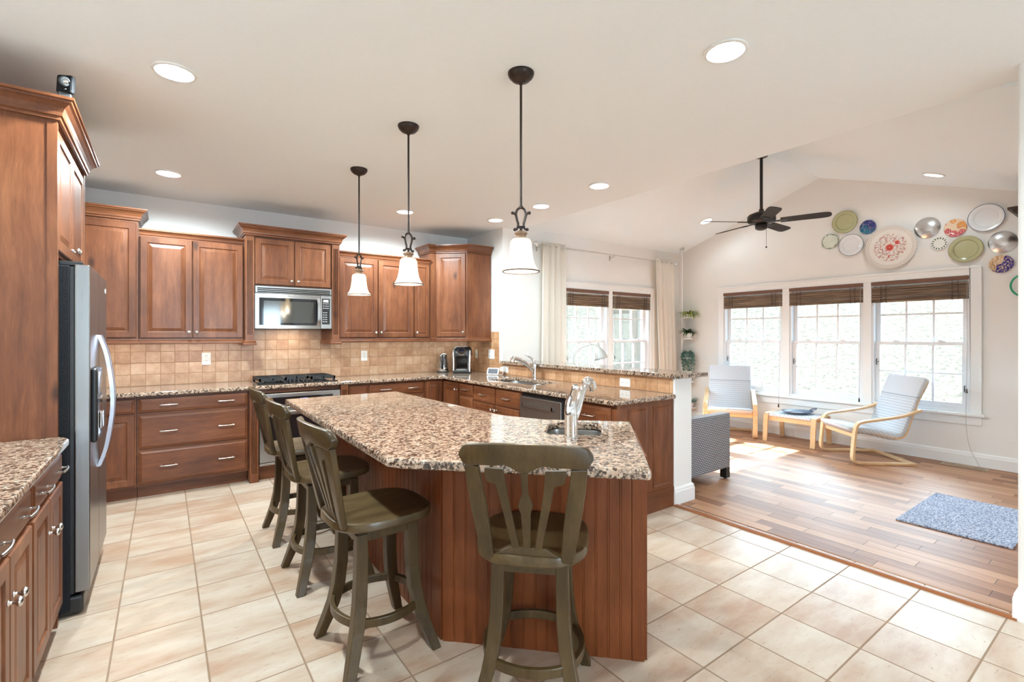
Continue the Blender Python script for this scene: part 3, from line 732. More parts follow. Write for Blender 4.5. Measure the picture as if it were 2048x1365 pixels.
NB, NL, NP = (0, -1, 0), (1, 0, 0), (-1, 0, 0)      # outward normals of back run, left run and peninsula

# ------------------------------------------------------------------ wall cabinets on the back wall
YU = 5.378; ZU0, ZU1 = 1.350, 2.240
t = thing('wall_cabinet', 'taller knotty maple wall cabinet half hidden behind the refrigerator', 'cabinet', (-0.66, YU, 1.3))
build('body', MB().box(XW+0.01, YU-0.018, 1.348, -0.187, YB-0.011, 2.39), W_Z, t)
for a in (-1.125, -0.657): door(t, (a, YU-0.018, 1.362), EX, NB, 0.455, 1.0, W_Z, None)
crown(t, [(XW+0.01, YU-0.018), (-0.187, YU-0.018), (-0.187, YB-0.012)], 2.388)
lrail(t, [(XW+0.01, YU-0.018), (-0.187, YU-0.018)])
t = thing('wall_cabinet', 'double-door maple wall cabinet between the taller cabinet and the microwave', 'cabinet', (0.22, YU, 1.3))
build('body', MB().box(-0.183, YU, 1.348, 0.629, YB-0.011, 2.262), W_Z, t)
door(t, (-0.176, YU, ZU0+0.008), EX, NB, 0.384, ZU1-ZU0+0.01, W_Z, (0.358, 0.052))
door(t, (0.214, YU, ZU0+0.008), EX, NB, 0.408, ZU1-ZU0+0.01, W_Z, (0.028, 0.052))
crown(t, [(-0.183, YU), (0.629, YU)], 2.258, CROWNS)
lrail(t, [(-0.183, YU), (0.629, YU)])

YM = 5.285
t = thing('wall_cabinet', 'small raised maple cabinet with fluted pilasters above the microwave', 'cabinet', (1.075, YM, 1.3))
build('body', MB().box(0.636, YM, 1.872, 1.514, YB-0.011, 2.36), W_Z, t)
door(t, (0.715, YM, 1.882), EX, NB, 0.354, 0.452, W_Z, (0.325, 0.045))
door(t, (1.076, YM, 1.882), EX, NB, 0.352, 0.452, W_Z, (0.028, 0.045))
for a, b in ((0.632, 0.708), (1.442, 1.518)):
    pilaster(t, a, b, YB-0.011, YM-0.022, 1.302, 2.352, W_Z)
    build('pilaster_foot', MB().sweep(RAIL, [(a, YB-0.05, 1.285), (a, YM-0.022, 1.285), (b, YM-0.022, 1.285), (b, YB-0.05, 1.285)]), W_X, t)
crown(t, [(0.632, YB-0.012), (0.632, YM-0.022), (1.518, YM-0.022), (1.518, YB-0.012)], 2.352)

t = thing('wall_cabinet', 'wide three-door maple wall cabinet behind the two farther pendants', 'cabinet', (2.08, YU, 1.3))
build('body', MB().box(1.522, YU, 1.348, 2.640, YB-0.011, 2.245), W_Z, t)
door(t, (1.546, YU, ZU0+0.008), EX, NB, 0.430, ZU1-ZU0-0.012, W_Z, (0.404, 0.052))
door(t, (1.984, YU, ZU0+0.008), EX, NB, 0.434, ZU1-ZU0-0.012, W_Z, (0.028, 0.052))
door(t, (2.428, YU, ZU0+0.008), EX, NB, 0.194, ZU1-ZU0-0.012, W_Z, (0.026, 0.052))
crown(t, [(1.522, YU), (2.640, YU)], 2.240, CROWNS)
lrail(t, [(1.522, YU), (2.640, YU)])

t = thing('corner_wall_cabinet', 'tall diagonal maple corner wall cabinet above the coffee maker', 'cabinet', (3.0, 5.4, 1.3))
fp = [(2.646, YB-0.011), (2.646, 5.380), (2.722, 5.380), (3.002, 5.100), (3.348, 5.100), (3.348, YB-0.011)]
build('body', MB().prism(fp, lambda x, y: (x, y, 1.348), lambda x, y: (x, y, 2.40)), W_Z, t)
dd = V((0.7071, -0.7071, 0)); dn = V((-0.7071, -0.7071, 0))
door(t, V((2.722, 5.380, 1.362))+dd*0.018, dd, dn, 0.360, 1.022, W_Z, (0.335, 0.055))
crown(t, fp[:5], 2.392)
lrail(t, fp[1:5], mat=W_X)

# microwave
t = thing('microwave', 'stainless over-the-range microwave with black window under the small cabinet', 'microwave', (1.075, 5.3, 1.44))
build('body', MB().box(0.712, 5.275, 1.447, 1.438, YB-0.012, 1.868), BLACK, t)
xa, xb = 0.714, 1.436; yf = 5.262
def bow(x): return 0.022*(1-((x-xa)/(1.322-xa)*2-1)**2)
m = MB(); m.box(xa, yf-0.006, 1.800, xb, 5.276, 1.868)
vg = build('vent_panel', m, STEEL, t, bevel=0.003)
m = MB()
for k in range(3): m.box(xa+0.018, yf-0.0075, 1.806+k*0.0165, xb-0.018, yf-0.005, 1.8165+k*0.0165)
build('vent_slots', m, BLACKM, vg)
def bowed(x0, x1, z0, z1, d, n=14):
    pts = [(x0+(x1-x0)*i/n) for i in range(n+1)]
    mm = MB(); rows = []
    for z in (z0, z1): rows.append([(x, yf-bow(x)-d, z) for x in pts]+[(x, 5.270, z) for x in reversed(pts)])
    return mm.loft(rows)
dr = build('door', bowed(xa, 1.322, 1.449, 1.794, 0.0), STEEL, t, smooth='auto')
build('window_surround', bowed(xa+0.035, 1.300, 1.482, 1.752, 0.0015), DGLASS, dr, smooth='auto')
build('window_glass', bowed(xa+0.075, 1.255, 1.505, 1.722, 0.0025), MWGLASS, dr, smooth='auto')
hb = [(1.300, yf-bow(1.300)-0.003, 1.475), (1.302, yf-0.034, 1.53), (1.302, yf-0.040, 1.62), (1.302, yf-0.034, 1.71), (1.300, yf-bow(1.300)-0.003, 1.762)]
m = MB(); hp = smoothpath(hb, 5); m.loft([[p+V((dx, dy, 0)) for dx, dy in ((-.014, -.004), (.014, -.004), (.014, .006), (-.014, .006))] for p in hp])
build('handle', m, STEEL, dr)
m = MB(); m.tube([(1.022+0.030*cos(a), yf-bow(1.022)-0.0015, 1.775+0.007*sin(a)+0.003*sin(2*a)) for a in [2*pi*i/20 for i in range(17)]], 0.0016, 5)
m.tube([(1.005, yf-bow(1.01)-0.0015, 1.774), (1.048, yf-bow(1.04)-0.0015, 1.772)], 0.0012, 5)
build('swoosh_emblem', m, NICKEL, dr)
cp = build('control_panel', MB().box(1.326, yf-0.006, 1.449, xb, 5.276, 1.794), STEEL, t, bevel=0.003)
build('keypad_panel', MB().box(1.338, yf-0.008, 1.495, 1.416, yf-0.005, 1.765), DGLASS, cp)
build('display', MB().box(1.350, yf-0.0092, 1.728, 1.402, yf-0.0078, 1.752), CLOCKLIT, cp)
m = MB()
for r in range(9):
    for c in range(4 if r < 3 else 3):
        if r == 3: continue
        x = 1.349+c*0.0155; z = 1.712-r*0.0235
        m.box(x, yf-0.0090, z-0.004, x+0.007, yf-0.0078, z+0.003)
build('keypad_buttons', m, WHITEP, cp)

# ------------------------------------------------------------------ base cabinets along the back wall
YF = 5.105; TK = 5.18; ZC = 0.868
def base_body(t, x0, x1, toe=True):
    build('body', MB().box(x0, YF, 0.112, x1, YB-0.011, ZC), W_X, t)
    if toe: build('toe_kick', MB().box(x0, TK, 0.0, x1, YB-0.02, 0.112), W_X, t)
t = thing('base_cabinet', 'maple base cabinet partly hidden behind the refrigerator', 'cabinet', (-0.66, YF, 0))
base_body(t, XW+0.01, -0.190)
for a in (-1.12, -0.655):
    drawer(t, (a, YF, 0.728), EX, NB, 0.455, 0.122, W_X, ())
    door(t, (a, YF, 0.128), EX, NB, 0.455, 0.585, W_Z, None)
t = thing('drawer_base_cabinet', 'maple base cabinet with three wide drawers of two pulls each', 'cabinet', (0.22, YF, 0))
base_body(t, -0.186, 0.634)
for z, h in ((0.728, 0.122), (0.425, 0.282), (0.130, 0.278)):
    drawer(t, (-0.176, YF, z), EX, NB, 0.806, h, W_X, (0.205, 0.632))
t = thing('oven_cabinet', 'maple base cabinet with fluted pilasters framing the wall oven', 'cabinet', (1.095, YF, 0))
m = MB(); m.box(0.638, YF, 0.02, 0.722, YB-0.02, ZC); m.box(1.470, YF, 0.02, 1.552, YB-0.02, ZC); m.box(0.722, YF, 0.828, 1.470, YB-0.02, ZC); m.box(0.722, 5.14, 0.0, 1.470, YB-0.02, 0.112)
m.box(0.722, YF, 0.112, 1.470, YF+0.02, 0.142)
build('body', m, W_X, t)
for a, b in ((0.642, 0.716), (1.476, 1.550)):
    pilaster(t, a, b, YF+0.02, YF-0.045, 0.0, ZC-0.002, W_Z)
t = thing('wall_oven', 'stainless built-in oven with black glass below the cooktop', 'oven', (1.096, 5.1, 0.144))
build('body', MB().box(0.728, 5.07, 0.146, 1.466, 5.6, 0.824), BLACK, t)
build('control_panel', MB().box(0.724, 5.052, 0.700, 1.468, 5.084, 0.822), STEEL, t, bevel=0.004)
build('control_glass', MB().box(0.80, 5.050, 0.712, 1.392, 5.053, 0.785), DGLASS, t)
m = MB()
for k, (sx, w) in enumerate(((0, .012), (.022, .016), (.042, .016))):
    for zz in (0.742, 0.752, 0.762): m.box(1.085+sx, 5.0488, zz, 1.085+sx+w, 5.0505, zz+0.0025)
    m.box(1.085+sx+w-0.002, 5.0488, 0.742, 1.085+sx+w, 5.0505, 0.7645)
build('clock_digits', m, DISPLAY, t)
od = build('door', MB().box(0.724, 5.052, 0.175, 1.468, 5.084, 0.690), STEEL, t, bevel=0.004)
build('window_glass', MB().box(0.795, 5.050, 0.335, 1.397, 5.053, 0.610), DGLASS, od)
m = MB()
for x in (0.79, 1.402): m.tube([(x, 5.055, 0.650), (x, 5.005, 0.650)], 0.009, 8)
m.tube([(0.765, 5.002, 0.650), (1.427, 5.002, 0.650)], 0.012, 10)
build('handle', m, STEEL, od, smooth='auto')
build('bottom_trim', MB().box(0.724, 5.056, 0.146, 1.468, 5.084, 0.168), STEEL, t, bevel=0.002)

t = thing('base_cabinet', 'narrow plain-fronted maple base cabinet right of the oven pilaster', 'cabinet', (1.66, YF, 0))
base_body(t, 1.555, 1.772)
drawer(t, (1.566, YF, 0.728), EX, NB, 0.198, 0.122, W_X); door(t, (1.566, YF, 0.128), EX, NB, 0.198, 0.585, W_Z, (0.17, 0.53))
t = thing('drawer_base_cabinet', 'wide maple drawer base under the kettle, mostly hidden by the island top', 'cabinet', (2.10, YF, 0))
base_body(t, 1.775, 2.440)
for z, h in ((0.728, 0.122), (0.425, 0.282), (0.130, 0.278)): drawer(t, (1.785, YF, z), EX, NB, 0.646, h, W_X, (0.17, 0.49))
XF = 2.680
t = thing('corner_base_cabinet', 'maple corner base cabinet with two doors meeting at a right angle', 'cabinet', (2.8, 5.2, 0))
cp_ = [(2.443, YB-0.02), (2.443, YF), (XF, YF), (XF, 4.715), (3.34, 4.715), (3.34, YB-0.02)]
build('body', MB().prism(cp_, lambda x, y: (x, y, 0.112), lambda x, y: (x, y, ZC)), W_Z, t)
build('toe_kick', MB().prism([(2.443, YB-0.03), (2.443, TK), (2.755, TK), (2.755, 4.715), (3.33, 4.715), (3.33, YB-0.03)], lambda x, y: (x, y, 0), lambda x, y: (x, y, 0.112)), W_Z, t)
door(t, (2.452, YF, 0.128), EX, NB, 0.205, 0.722, W_Z)
door(t, (XF, 5.083, 0.128), -EY, NP, 0.358, 0.722, W_Z, (0.33, 0.645), DOORS)

# ------------------------------------------------------------------ peninsula cabinets (fronts face -X)
def pen(name, y0, y1, label, top=None):
    t = thing(name, label, 'cabinet', (XF, (y0+y1)/2, 0))
    build('body', MB().box(XF, y0, 0.112, 3.345, y1, top or ZC), W_Y, t)
    build('toe_kick', MB().box(XF+0.075, y0, 0, 3.34, y1, 0.112), W_Y, t)
    return t
t = pen('drawer_base_cabinet', 4.405, 4.711, 'narrow three-drawer maple base beside the corner cabinet')
for z, h in ((0.728, 0.122), (0.425, 0.282), (0.130, 0.278)): drawer(t, (XF, 4.702, z), -EY, NP, 0.288, h, W_Y, (0.144,))
t = pen('sink_base_cabinet', 3.566, 4.401, 'maple sink base with two drawer fronts, next to the dishwasher', 0.655)
build('front_rail', MB().box(XF, 3.566, 0.655, XF+0.02, 4.401, ZC), W_Y, t)
for a in (4.394, 3.978):
    drawer(t, (XF, a, 0.690), -EY, NP, 0.402, 0.160, W_Y, (0.20,))
door(t, (XF, 4.394, 0.128), -EY, NP, 0.402, 0.55, W_Z, (0.375, 0.51)); door(t, (XF, 3.978, 0.128), -EY, NP, 0.402, 0.55, W_Z, (0.028, 0.51))
t = pen('base_cabinet', 2.424, 2.930, 'maple base cabinet at the free end of the peninsula')
drawer(t, (XF, 2.86, 0.690), -EY, NP, 0.405, 0.155, W_Y, (0.20,)); door(t, (XF, 2.86, 0.128), -EY, NP, 0.405, 0.55, W_Z, (0.375, 0.51))
ep = build('end_panel', MB().box(XF-0.005, 2.400, 0.0, 3.345, 2.4235, ZC), W_Z, t)
for a, w in ((2.80, 0.218), (3.088, 0.216)):
    build('raised_panel', MB().front((a, 2.4005, 0.19), EX, NB, w, 0.635, [(0, 0), (0.0, 0.005), (0.006, 0.007), (0.014, 0.003), (0.018, 0.001), (0.045, 0.006), (0.047, 0.006)]), W_Z, ep)
build('base_strip', MB().box(XF+0.06, 2.395, 0, 3.345, 2.401, 0.16), W_X, ep)
t = thing('dishwasher', 'brown-tinted stainless dishwasher with a recessed bar handle in the peninsula', 'dishwasher', (XF, 3.25, 0.0))
build('body', MB().box(XF+0.005, 2.936, 0.10, 3.30, 3.560, ZC-0.002), BLACK, t)
build('toe_panel', MB().box(XF+0.05, 2.94, 0.0, XF+0.09, 3.556, 0.11), BLACK, t)
dwd = build('door', MB().box(XF-0.030, 2.985, 0.115, XF+0.004, 3.552, 0.825), STEEL_DW, t, bevel=0.004)
m = MB(); m.box(XF-0.040, 3.075, 0.735, XF-0.0295, 3.487, 0.747); m.box(XF-0.052, 3.075, 0.742, XF-0.044, 3.487, 0.772); m.box(XF-0.052, 3.075, 0.735, XF-0.0295, 3.085, 0.772); m.box(XF-0.052, 3.477, 0.735, XF-0.0295, 3.487, 0.772)
build('handle', m, NICKEL, dwd)

# ------------------------------------------------------------------ countertops, sinks, faucets
CT0, CT1 = 0.870, 0.905
def slab(name, outer, holes, z0, z1, label, loc):
    o = build(name, MB().poly(outer, holes, lambda u, v: (u, v, z0), (0, 0, z1-z0)), GRANITE, None, bevel=0.011, seg=3, loc=loc)
    return tag(o, label, 'countertop')
sink_hole = rrect(2.825, 3.60, 3.205, 4.36, 0.07)
slab('countertop', [(XW+0.01, 5.045), (2.585, 5.045), (2.622, 5.008), (2.622, 2.375), (3.350, 2.375), (3.350, YB-0.0105), (XW+0.01, YB-0.0105)],
     [sink_hole], CT0, CT1, 'continuous L-shaped granite worktop along the back wall and peninsula', (2.0, 5.3, CT0))
slab('bar_counter', rrect(3.305, 2.318, 3.715, YN-0.002, 0.02, 4), [], 1.036, 1.070, 'raised granite bar top along the half wall', (3.48, 3.6, 1.036))
def basin(m, loop, z0, depth, shrink=0.03):
    cx = sum(p[0] for p in loop)/len(loop); cy_ = sum(p[1] for p in loop)/len(loop); L = []
    for k, (s, z) in enumerate(((1.05, 0), (1.012, 0), (1.0, -0.012), (0.97, -depth*0.8), (0.90, -depth*0.96), (0.75, -depth), (0.05, -depth-0.004))):
        L.append([(cx+(p[0]-cx)*s, cy_+(p[1]-cy_)*s, z0+z) for p in loop])
    m.loft(L, True, False); return m
t = thing('kitchen_sink', 'double-bowl stainless undermount sink in the peninsula worktop', 'sink', (3.01, 3.98, CT0-0.2))
m = MB(); basin(m, rrect(2.83, 3.99, 3.20, 4.355, 0.065), CT0-0.001, 0.19); basin(m, rrect(2.83, 3.605, 3.20, 3.965, 0.065), CT0-0.001, 0.19)
build('bowl', m, STEEL, t, smooth='auto', fix=False)
for y in (4.17, 3.785): build('drain', MB().lathe([(0.001, 0.003), (0.03, 0.003), (0.042, 0.006), (0.044, 0)], (3.01, y, CT0-0.195), 18), CHROME, t, smooth=True)
t = thing('kitchen_faucet', 'chrome pull-out faucet beside the smart display', 'faucet', (3.268, 4.11, CT1))
m = MB(); m.lathe([(0.034, 0), (0.034, 0.006), (0.026, 0.012), (0.024, 0.09), (0.027, 0.14), (0.024, 0.165), (0.012, 0.175), (0.001, 0.176)], (3.268, 4.11, CT1), 18)
build('body', m, CHROME, t, smooth='auto')
sp = smoothpath([(3.268, 4.11, CT1+0.07), (3.22, 4.115, CT1+0.125), (3.12, 4.12, CT1+0.195), (3.03, 4.125, CT1+0.228)], 6)
build('spout', MB().tube(sp, [0.016+0.006*min(1, i/12) for i in range(len(sp))], 12), CHROME, t, smooth='auto')
build('spray_head', MB().tube([(3.035, 4.125, CT1+0.228), (3.0, 4.127, CT1+0.232), (2.985, 4.128, CT1+0.215), (2.98, 4.128, CT1+0.190)], [0.022, 0.025, 0.024, 0.021], 12), CHROME, t, smooth='auto')
build('lever', MB().tube(smoothpath([(3.268, 4.11, CT1+0.165), (3.258, 4.12, CT1+0.205), (3.225, 4.15, CT1+0.245), (3.18, 4.18, CT1+0.268)], 5), [0.018-0.0008*i for i in range(16)], 10), CHROME, t, smooth='auto')

# island
ISL = [(0.725, 3.885), (0.700, 1.800), (0.735, 1.745), (1.392, 1.088), (2.085, 1.772), (1.742, 2.100), (1.635, 2.35), (1.590, 3.885)]
r2 = sqrt(0.5)
def isk(u, v): return (1.700+r2*u+r2*v, 1.812-r2*u+r2*v)     # axes turned 45 degrees
ish = [isk(u, v) for u, v in rrect(-0.135, -0.165, 0.135, 0.165, 0.055)]
t = thing('kitchen_island', 'beadboard-sided maple island base bent at forty-five degrees', 'island', (1.3, 2.3, 0))
foot = [(1.030, 3.855), (1.030, 1.960), (1.655, 1.335), (2.045, 1.725), (1.705, 2.065), (1.600, 2.32), (1.562, 3.855)]
build('core', MB().poly([(x*0.996+0.005, y*0.998+0.004) for x, y in foot], [[isk(u, v) for u, v in rrect(-0.150, -0.180, 0.150, 0.180, 0.055)]], lambda u, v: (u, v, 0), (0, 0, ZC)), W_IS, t)
def bead(name, a, b, n, z0=0.0, z1=ZC, edge=0.05):
    a, b, n = V((*a, 0)), V((*b, 0)), V((*n, 0)); L = (b-a).length; d = (b-a)/L
    th = 0.014; prof = [(0, -0.004), (0, th)]; x = edge
    prof += [(edge-0.001, th), (edge, th-0.004)]
    cnt = max(1, round((L-2*edge)/0.0535)); w = (L-2*edge)/cnt
    for i in range(cnt):
        s = edge+i*w
        prof += [(s+0.0012, th-0.0038), (s+0.0030, th-0.002), (s+0.0065, th-0.002), (s+0.0078, th-0.0038), (s+0.0092, th-0.0038), (s+0.0104, th-0.002), (s+w-0.0012, th-0.002)]
        if i < cnt-1: prof += [(s+w, th-0.0038)]
    prof += [(L-edge, th-0.006), (L-edge+0.001, th), (L, th), (L, -0.004)]
    m = MB(); m.loft([[a+d*p[0]+n*p[1]+EZ*z for p in prof] for z in (z0, z1)])
    return build(name, m, W_IS, t)
bead('beadboard_side', foot[0], foot[1], (-1, 0))
bead('beadboard_front', foot[1], foot[2], (-r2, -r2))
bead('beadboard_end', foot[2], foot[3], (r2, -r2))
bead('beadboard_back', foot[6], foot[0], (0, 1))
for (a, b, n) in ((foot[6], foot[5], (1, 0)),):
    y0 = 2.36; k = 0
    while y0 < 3.8:
        w = 0.47; dn_ = V((1, 0.025, 0)).normalized(); ux = lambda y: 1.600-(y-2.32)*0.0248
        o = V((ux(y0)+0.001, y0, 0.13)); u = V((-0.0248, 1, 0)).normalized()
        build('door', MB().front(o, u, dn_, w, 0.72, DOOR), W_Z, t); y0 += 0.485
o = slab('island_countertop', ISL, [ish], ZC+0.001, 0.908, 'bent granite island top with a small prep sink', (1.3, 2.3, ZC))
t = thing('prep_sink', 'small stainless prep sink set in the island top', 'sink', (1.70, 1.812, ZC-0.17))
build('bowl', basin(MB(), [isk(u, v) for u, v in rrect(-0.133, -0.163, 0.133, 0.163, 0.053)], ZC-0.0005, 0.16), STEEL, t, smooth='auto', fix=False)
build('drain', MB().lathe([(0.001, 0.003), (0.026, 0.003), (0.036, 0.006), (0.038, 0)], (1.70, 1.812, ZC-0.165), 18), CHROME, t, smooth=True)
fx, fy, fz = 1.538, 1.661, 0.908
t = thing('bar_faucet', 'thick chrome bar faucet standing on the island in front of the prep sink', 'faucet', (fx, fy, fz))
build('body', MB().lathe([(0.036, 0), (0.036, 0.004), (0.032, 0.008), (0.0305, 0.10), (0.031, 0.106), (0.029, 0.108), (0.0295, 0.125), (0.022, 0.150), (0.0005, 0.156)], (fx, fy, fz), 22), CHROME, t, smooth='auto')
sr, sf = V((0.811, -0.585, 0)), V((0.585, 0.811, 0))
B = V((fx, fy, fz))
lv = smoothpath([B+EZ*0.105-sr*0.004, B+EZ*0.16-sr*0.002, B+EZ*0.20+sr*0.010-sf*0.01, B+EZ*0.246+sr*0.020-sf*0.03], 5)
build('lever', MB().tube(lv, [0.029, 0.029, 0.028, 0.027, 0.0265, 0.026, 0.025, 0.024, 0.023, 0.022, 0.021, 0.021, 0.020, 0.019, 0.018, 0.012], 14), CHROME, t, smooth='auto')
sp = smoothpath([B+EZ*0.07+sr*0.012+sf*0.005, B+EZ*0.13+sr*0.035+sf*0.02, B+EZ*0.20+sr*0.058+sf*0.05, B+EZ*0.238+sr*0.082+sf*0.09], 5)
build('spout', MB().tube(sp, 0.017, 14), CHROME, t, smooth='auto')
build('spray_head', MB().tube(smoothpath([B+EZ*0.236+sr*0.080+sf*0.088, B+EZ*0.252+sr*0.096+sf*0.11, B+EZ*0.235+sr*0.116+sf*0.135, B+EZ*0.205+sr*0.126+sf*0.15], 4), [0.019]+[0.022]*11+[0.020], 14), CHROME, t, smooth='auto')

# ------------------------------------------------------------------ left run, refrigerator
XL = -0.407
def leftcab(y0, y1, label):
    t = thing('base_cabinet', label, 'cabinet', (XL, (y0+y1)/2, 0)); ym = (y0+y1)/2
    build('body', MB().box(XW+0.01, y0, 0.112, XL, y1, ZC), W_Y, t)
    build('toe_kick', MB().box(XW+0.02, y0, 0, XL-0.065, y1, 0.112), W_Y, t)
    drawer(t, (XL, y0+0.012, 0.716), EY, NL, y1-y0-0.024, 0.130, W_Y, (0.135, y1-y0-0.159))
    w = (y1-y0-0.030)/2
    door(t, (XL, y0+0.012, 0.128), EY, NL, w, 0.572, W_Z, (w-0.030, 0.440)); door(t, (XL, ym+0.003, 0.128), EY, NL, w, 0.572, W_Z, (0.030, 0.440))
leftcab(2.437, 3.075, 'maple base cabinet next to the refrigerator panel, with one wide two-pull drawer')
leftcab(1.795, 2.433, 'second maple base cabinet from the refrigerator panel, cut by the picture edge')
leftcab(1.153, 1.791, 'third maple base cabinet from the refrigerator panel, beyond the picture edge')
slab('countertop', [(XW+0.01, 1.13), (-0.360, 1.13), (-0.360, 3.020), (-0.372, 3.060), (-0.405, 3.092), (XW+0.01, 3.092)], [], CT0, CT1, 'granite worktop ending at the tall refrigerator panel', (-0.7, 2.2, CT0))
t = thing('refrigerator_cabinet', 'tall maple surround with crown and two doors above the refrigerator', 'cabinet', (-0.6, 3.58, 0))
build('side_panel', MB().box(XW+0.01, 3.100, 0, -0.432, 3.122, 2.40), W_Z, t)
build('side_panel', MB().box(XW+0.01, 4.036, 0, -0.432, 4.060, 2.40), W_Z, t)
m = MB()
for y0 in (3.0965, 4.034): m.box(-0.446, y0, 0, -0.410, y0+0.029, 2.40)
build('stile', m, W_Z, t)
build('body', MB().box(XW+0.01, 3.124, 1.775, -0.432, 4.034, 2.40), W_Y, t)
door(t, (-0.432, 3.135, 1.792), EY, NL, 0.440, 0.575, W_Z, (0.410, 0.055)); door(t, (-0.432, 3.583, 1.792), EY, NL, 0.440, 0.575, W_Z, (0.030, 0.055))
crown(t, [(XW+0.01, 3.0965), (-0.410, 3.0965), (-0.410, 4.062), (XW+0.01, 4.062)], 2.398, CROWN, W_Y)
build('top', MB().box(XW+0.01, 3.10, 2.400, -0.415, 4.06, 2.41), W_Y, t)
t = thing('refrigerator', 'stainless side-by-side refrigerator with curved handles and a black textured side', 'refrigerator', (-0.7, 3.58, 0))
build('body', MB().box(-1.12, 3.165, 0.03, -0.374, 4.000, 1.725), BLACKTEX, t, bevel=0.006)
build('gasket', MB().box(-0.374, 3.170, 0.115, -0.360, 3.995, 1.720), BLACK, t)
ysp = 3.555
for nm, a, b in (('freezer_door', 3.166, ysp-0.003), ('fresh_food_door', ysp+0.003, 3.999)):
    d = build(nm, MB().box(-0.360, a, 0.118, -0.300, b, 1.732), STEEL_Y, t, bevel=0.007, seg=3)
    ya = ysp-0.040 if a < 3.3 else ysp+0.040
    hp = smoothpath([(-0.300, ya, 1.385), (-0.288, ya, 1.365), (-0.258, ya, 1.25), (-0.236, ya, 1.02), (-0.258, ya, 0.79), (-0.288, ya, 0.675), (-0.300, ya, 0.655)], 6)
    m = MB(); m.loft([[p+V((dx, dy, 0)) for dx, dy in ((0.008, -0.012), (0.010, 0), (0.008, 0.012), (-0.010, 0.012), (-0.010, -0.012))] for p in hp])
    build('handle', m, plain('satin_handle_metal', (0.46, 0.45, 0.50), 0.25, 1.0) if 'satin_handle_metal' not in bpy.data.materials else bpy.data.materials['satin_handle_metal'], d, smooth='auto')
    if a < 3.3:
        dp = build('dispenser', MB().box(-0.302, 3.200, 0.840, -0.276, 3.440, 1.215), BLACK, d, bevel=0.012, seg=3)
        build('dispenser_panel', MB().box(-0.277, 3.225, 1.085, -0.2735, 3.415, 1.195), MWGLASS, dp)
        build('dispenser_recess', MB().box(-0.277, 3.225, 0.870, -0.2740, 3.415, 1.060), DGLASS, dp)
        build('paddle', MB().box(-0.275, 3.285, 0.90, -0.262, 3.355, 0.985), CHROME, dp, bevel=0.004)
    else:
        build('badge', MB().lathe([(0.016, 0), (0.016, 0.003), (0.001, 0.004)], (-0.300, 3.915, 1.655), 14, Matrix(((0, 0, 1), (0, 1, 0), (-1, 0, 0)))), WHITEP, d)
build('grille', MB().box(-0.420, 3.175, 0.012, -0.325, 3.99, 0.100), BLACK, t, bevel=0.014, seg=3)
build('hinge_cover', MB().box(-0.420, 3.185, 1.725, -0.330, 3.255, 1.748), BLACK, t, bevel=0.005)
build('hinge_cover', MB().box(-0.420, 3.915, 1.725, -0.330, 3.985, 1.748), BLACK, t, bevel=0.005)
for x in (-1.05, -0.45): 
    for y in (3.2, 3.96): build('foot', MB().lathe([(0.02, 0), (0.02, 0.03)], (x, y, 0), 10), BLACK, t)
# small camera on the crown
cx, cy0, cz = -0.378, 3.066, 2.4965
t = thing('security_camera', 'small black security camera with a round lens on the crown ledge', 'camera', (cx, cy0, cz))
build('base', MB().box(cx-0.024, cy0-0.020, cz, cx+0.022, cy0+0.022, cz+0.024), plain('dark_grey_plastic', (0.06, 0.065, 0.07), 0.4), t, bevel=0.004)
m = MB(); m.obox((cx-0.036, cy0-0.006, cz+0.020), (0.060, -0.030, 0), (0.014, 0.026, 0), (0.004, 0, 0.086)); build('housing', m, BLACKTEX, t, bevel=0.010, seg=3)
ld = V((0.45, -0.88, -0.12)).normalized(); la = ld.orthogonal().normalized(); lb = ld.cross(la); LM = Matrix((la, lb, ld)).transposed()
lc = V((cx-0.002, cy0-0.022, cz+0.070))
build('lens_ring', MB().lathe([(0.020, -0.006), (0.023, 0.004), (0.023, 0.012), (0.016, 0.018), (0.012, 0.016)], lc, 18, LM), bpy.data.materials['dark_grey_plastic'], t, smooth=True)
build('lens', MB().lathe([(0.014, 0.014), (0.010, 0.020), (0.0005, 0.022)], lc, 16, LM), CHROME, t, smooth=True)
build('sensor', MB().lathe([(0.005, 0), (0.004, 0.006), (0.0005, 0.007)], lc+V((0.004, -0.002, -0.034)), 10, LM), DGLASS, t)

# ------------------------------------------------------------------ cooktop
t = thing('gas_cooktop', 'black gas cooktop with cast iron grates set in the worktop', 'cooktop', (1.09, 5.36, CT1))
build('base', MB().box(0.715, 5.13, CT1, 1.465, 5.60, CT1+0.010), DGLASS, t, bevel=0.004)
for x0, x1, y0 in ((0.735, 0.975, 5.16), (0.982, 1.200, 5.26), (1.207, 1.447, 5.16)):
    m = MB(); y1 = 5.585; zt = CT1+0.056
    for x in (x0+0.008, x1-0.008): m.box(x-0.008, y0, CT1+0.030, x+0.008, y1, zt)
    for y in (y0+0.008, y1-0.008): m.box(x0, y-0.008, CT1+0.030, x1, y+0.008, zt)
    for x in (x0+0.012, x1-0.012):
        for y in (y0+0.012, y1-0.012): m.box(x-0.010, y-0.010, CT1+0.009, x+0.010, y+0.010, CT1+0.034)
    n = 4
    for i in range(1, n): m.box(x0, y0+(y1-y0)*i/n-0.005, CT1+0.036, x1, y0+(y1-y0)*i/n+0.005, zt)
    m.box((x0+x1)/2-0.005, y0, CT1+0.036, (x0+x1)/2+0.005, y1, zt)
    build('grate', m, IRON, t)
for x, y, r in ((0.855, 5.27, .045), (0.855, 5.47, .036), (1.09, 5.43, .05), (1.327, 5.27, .036), (1.327, 5.47, .045)):
    build('burner', MB().lathe([(r, 0.009), (r, 0.018), (r*0.8, 0.022), (r*0.8, 0.028), (0.001, 0.030)], (x, y, CT1), 18), IRON, t)
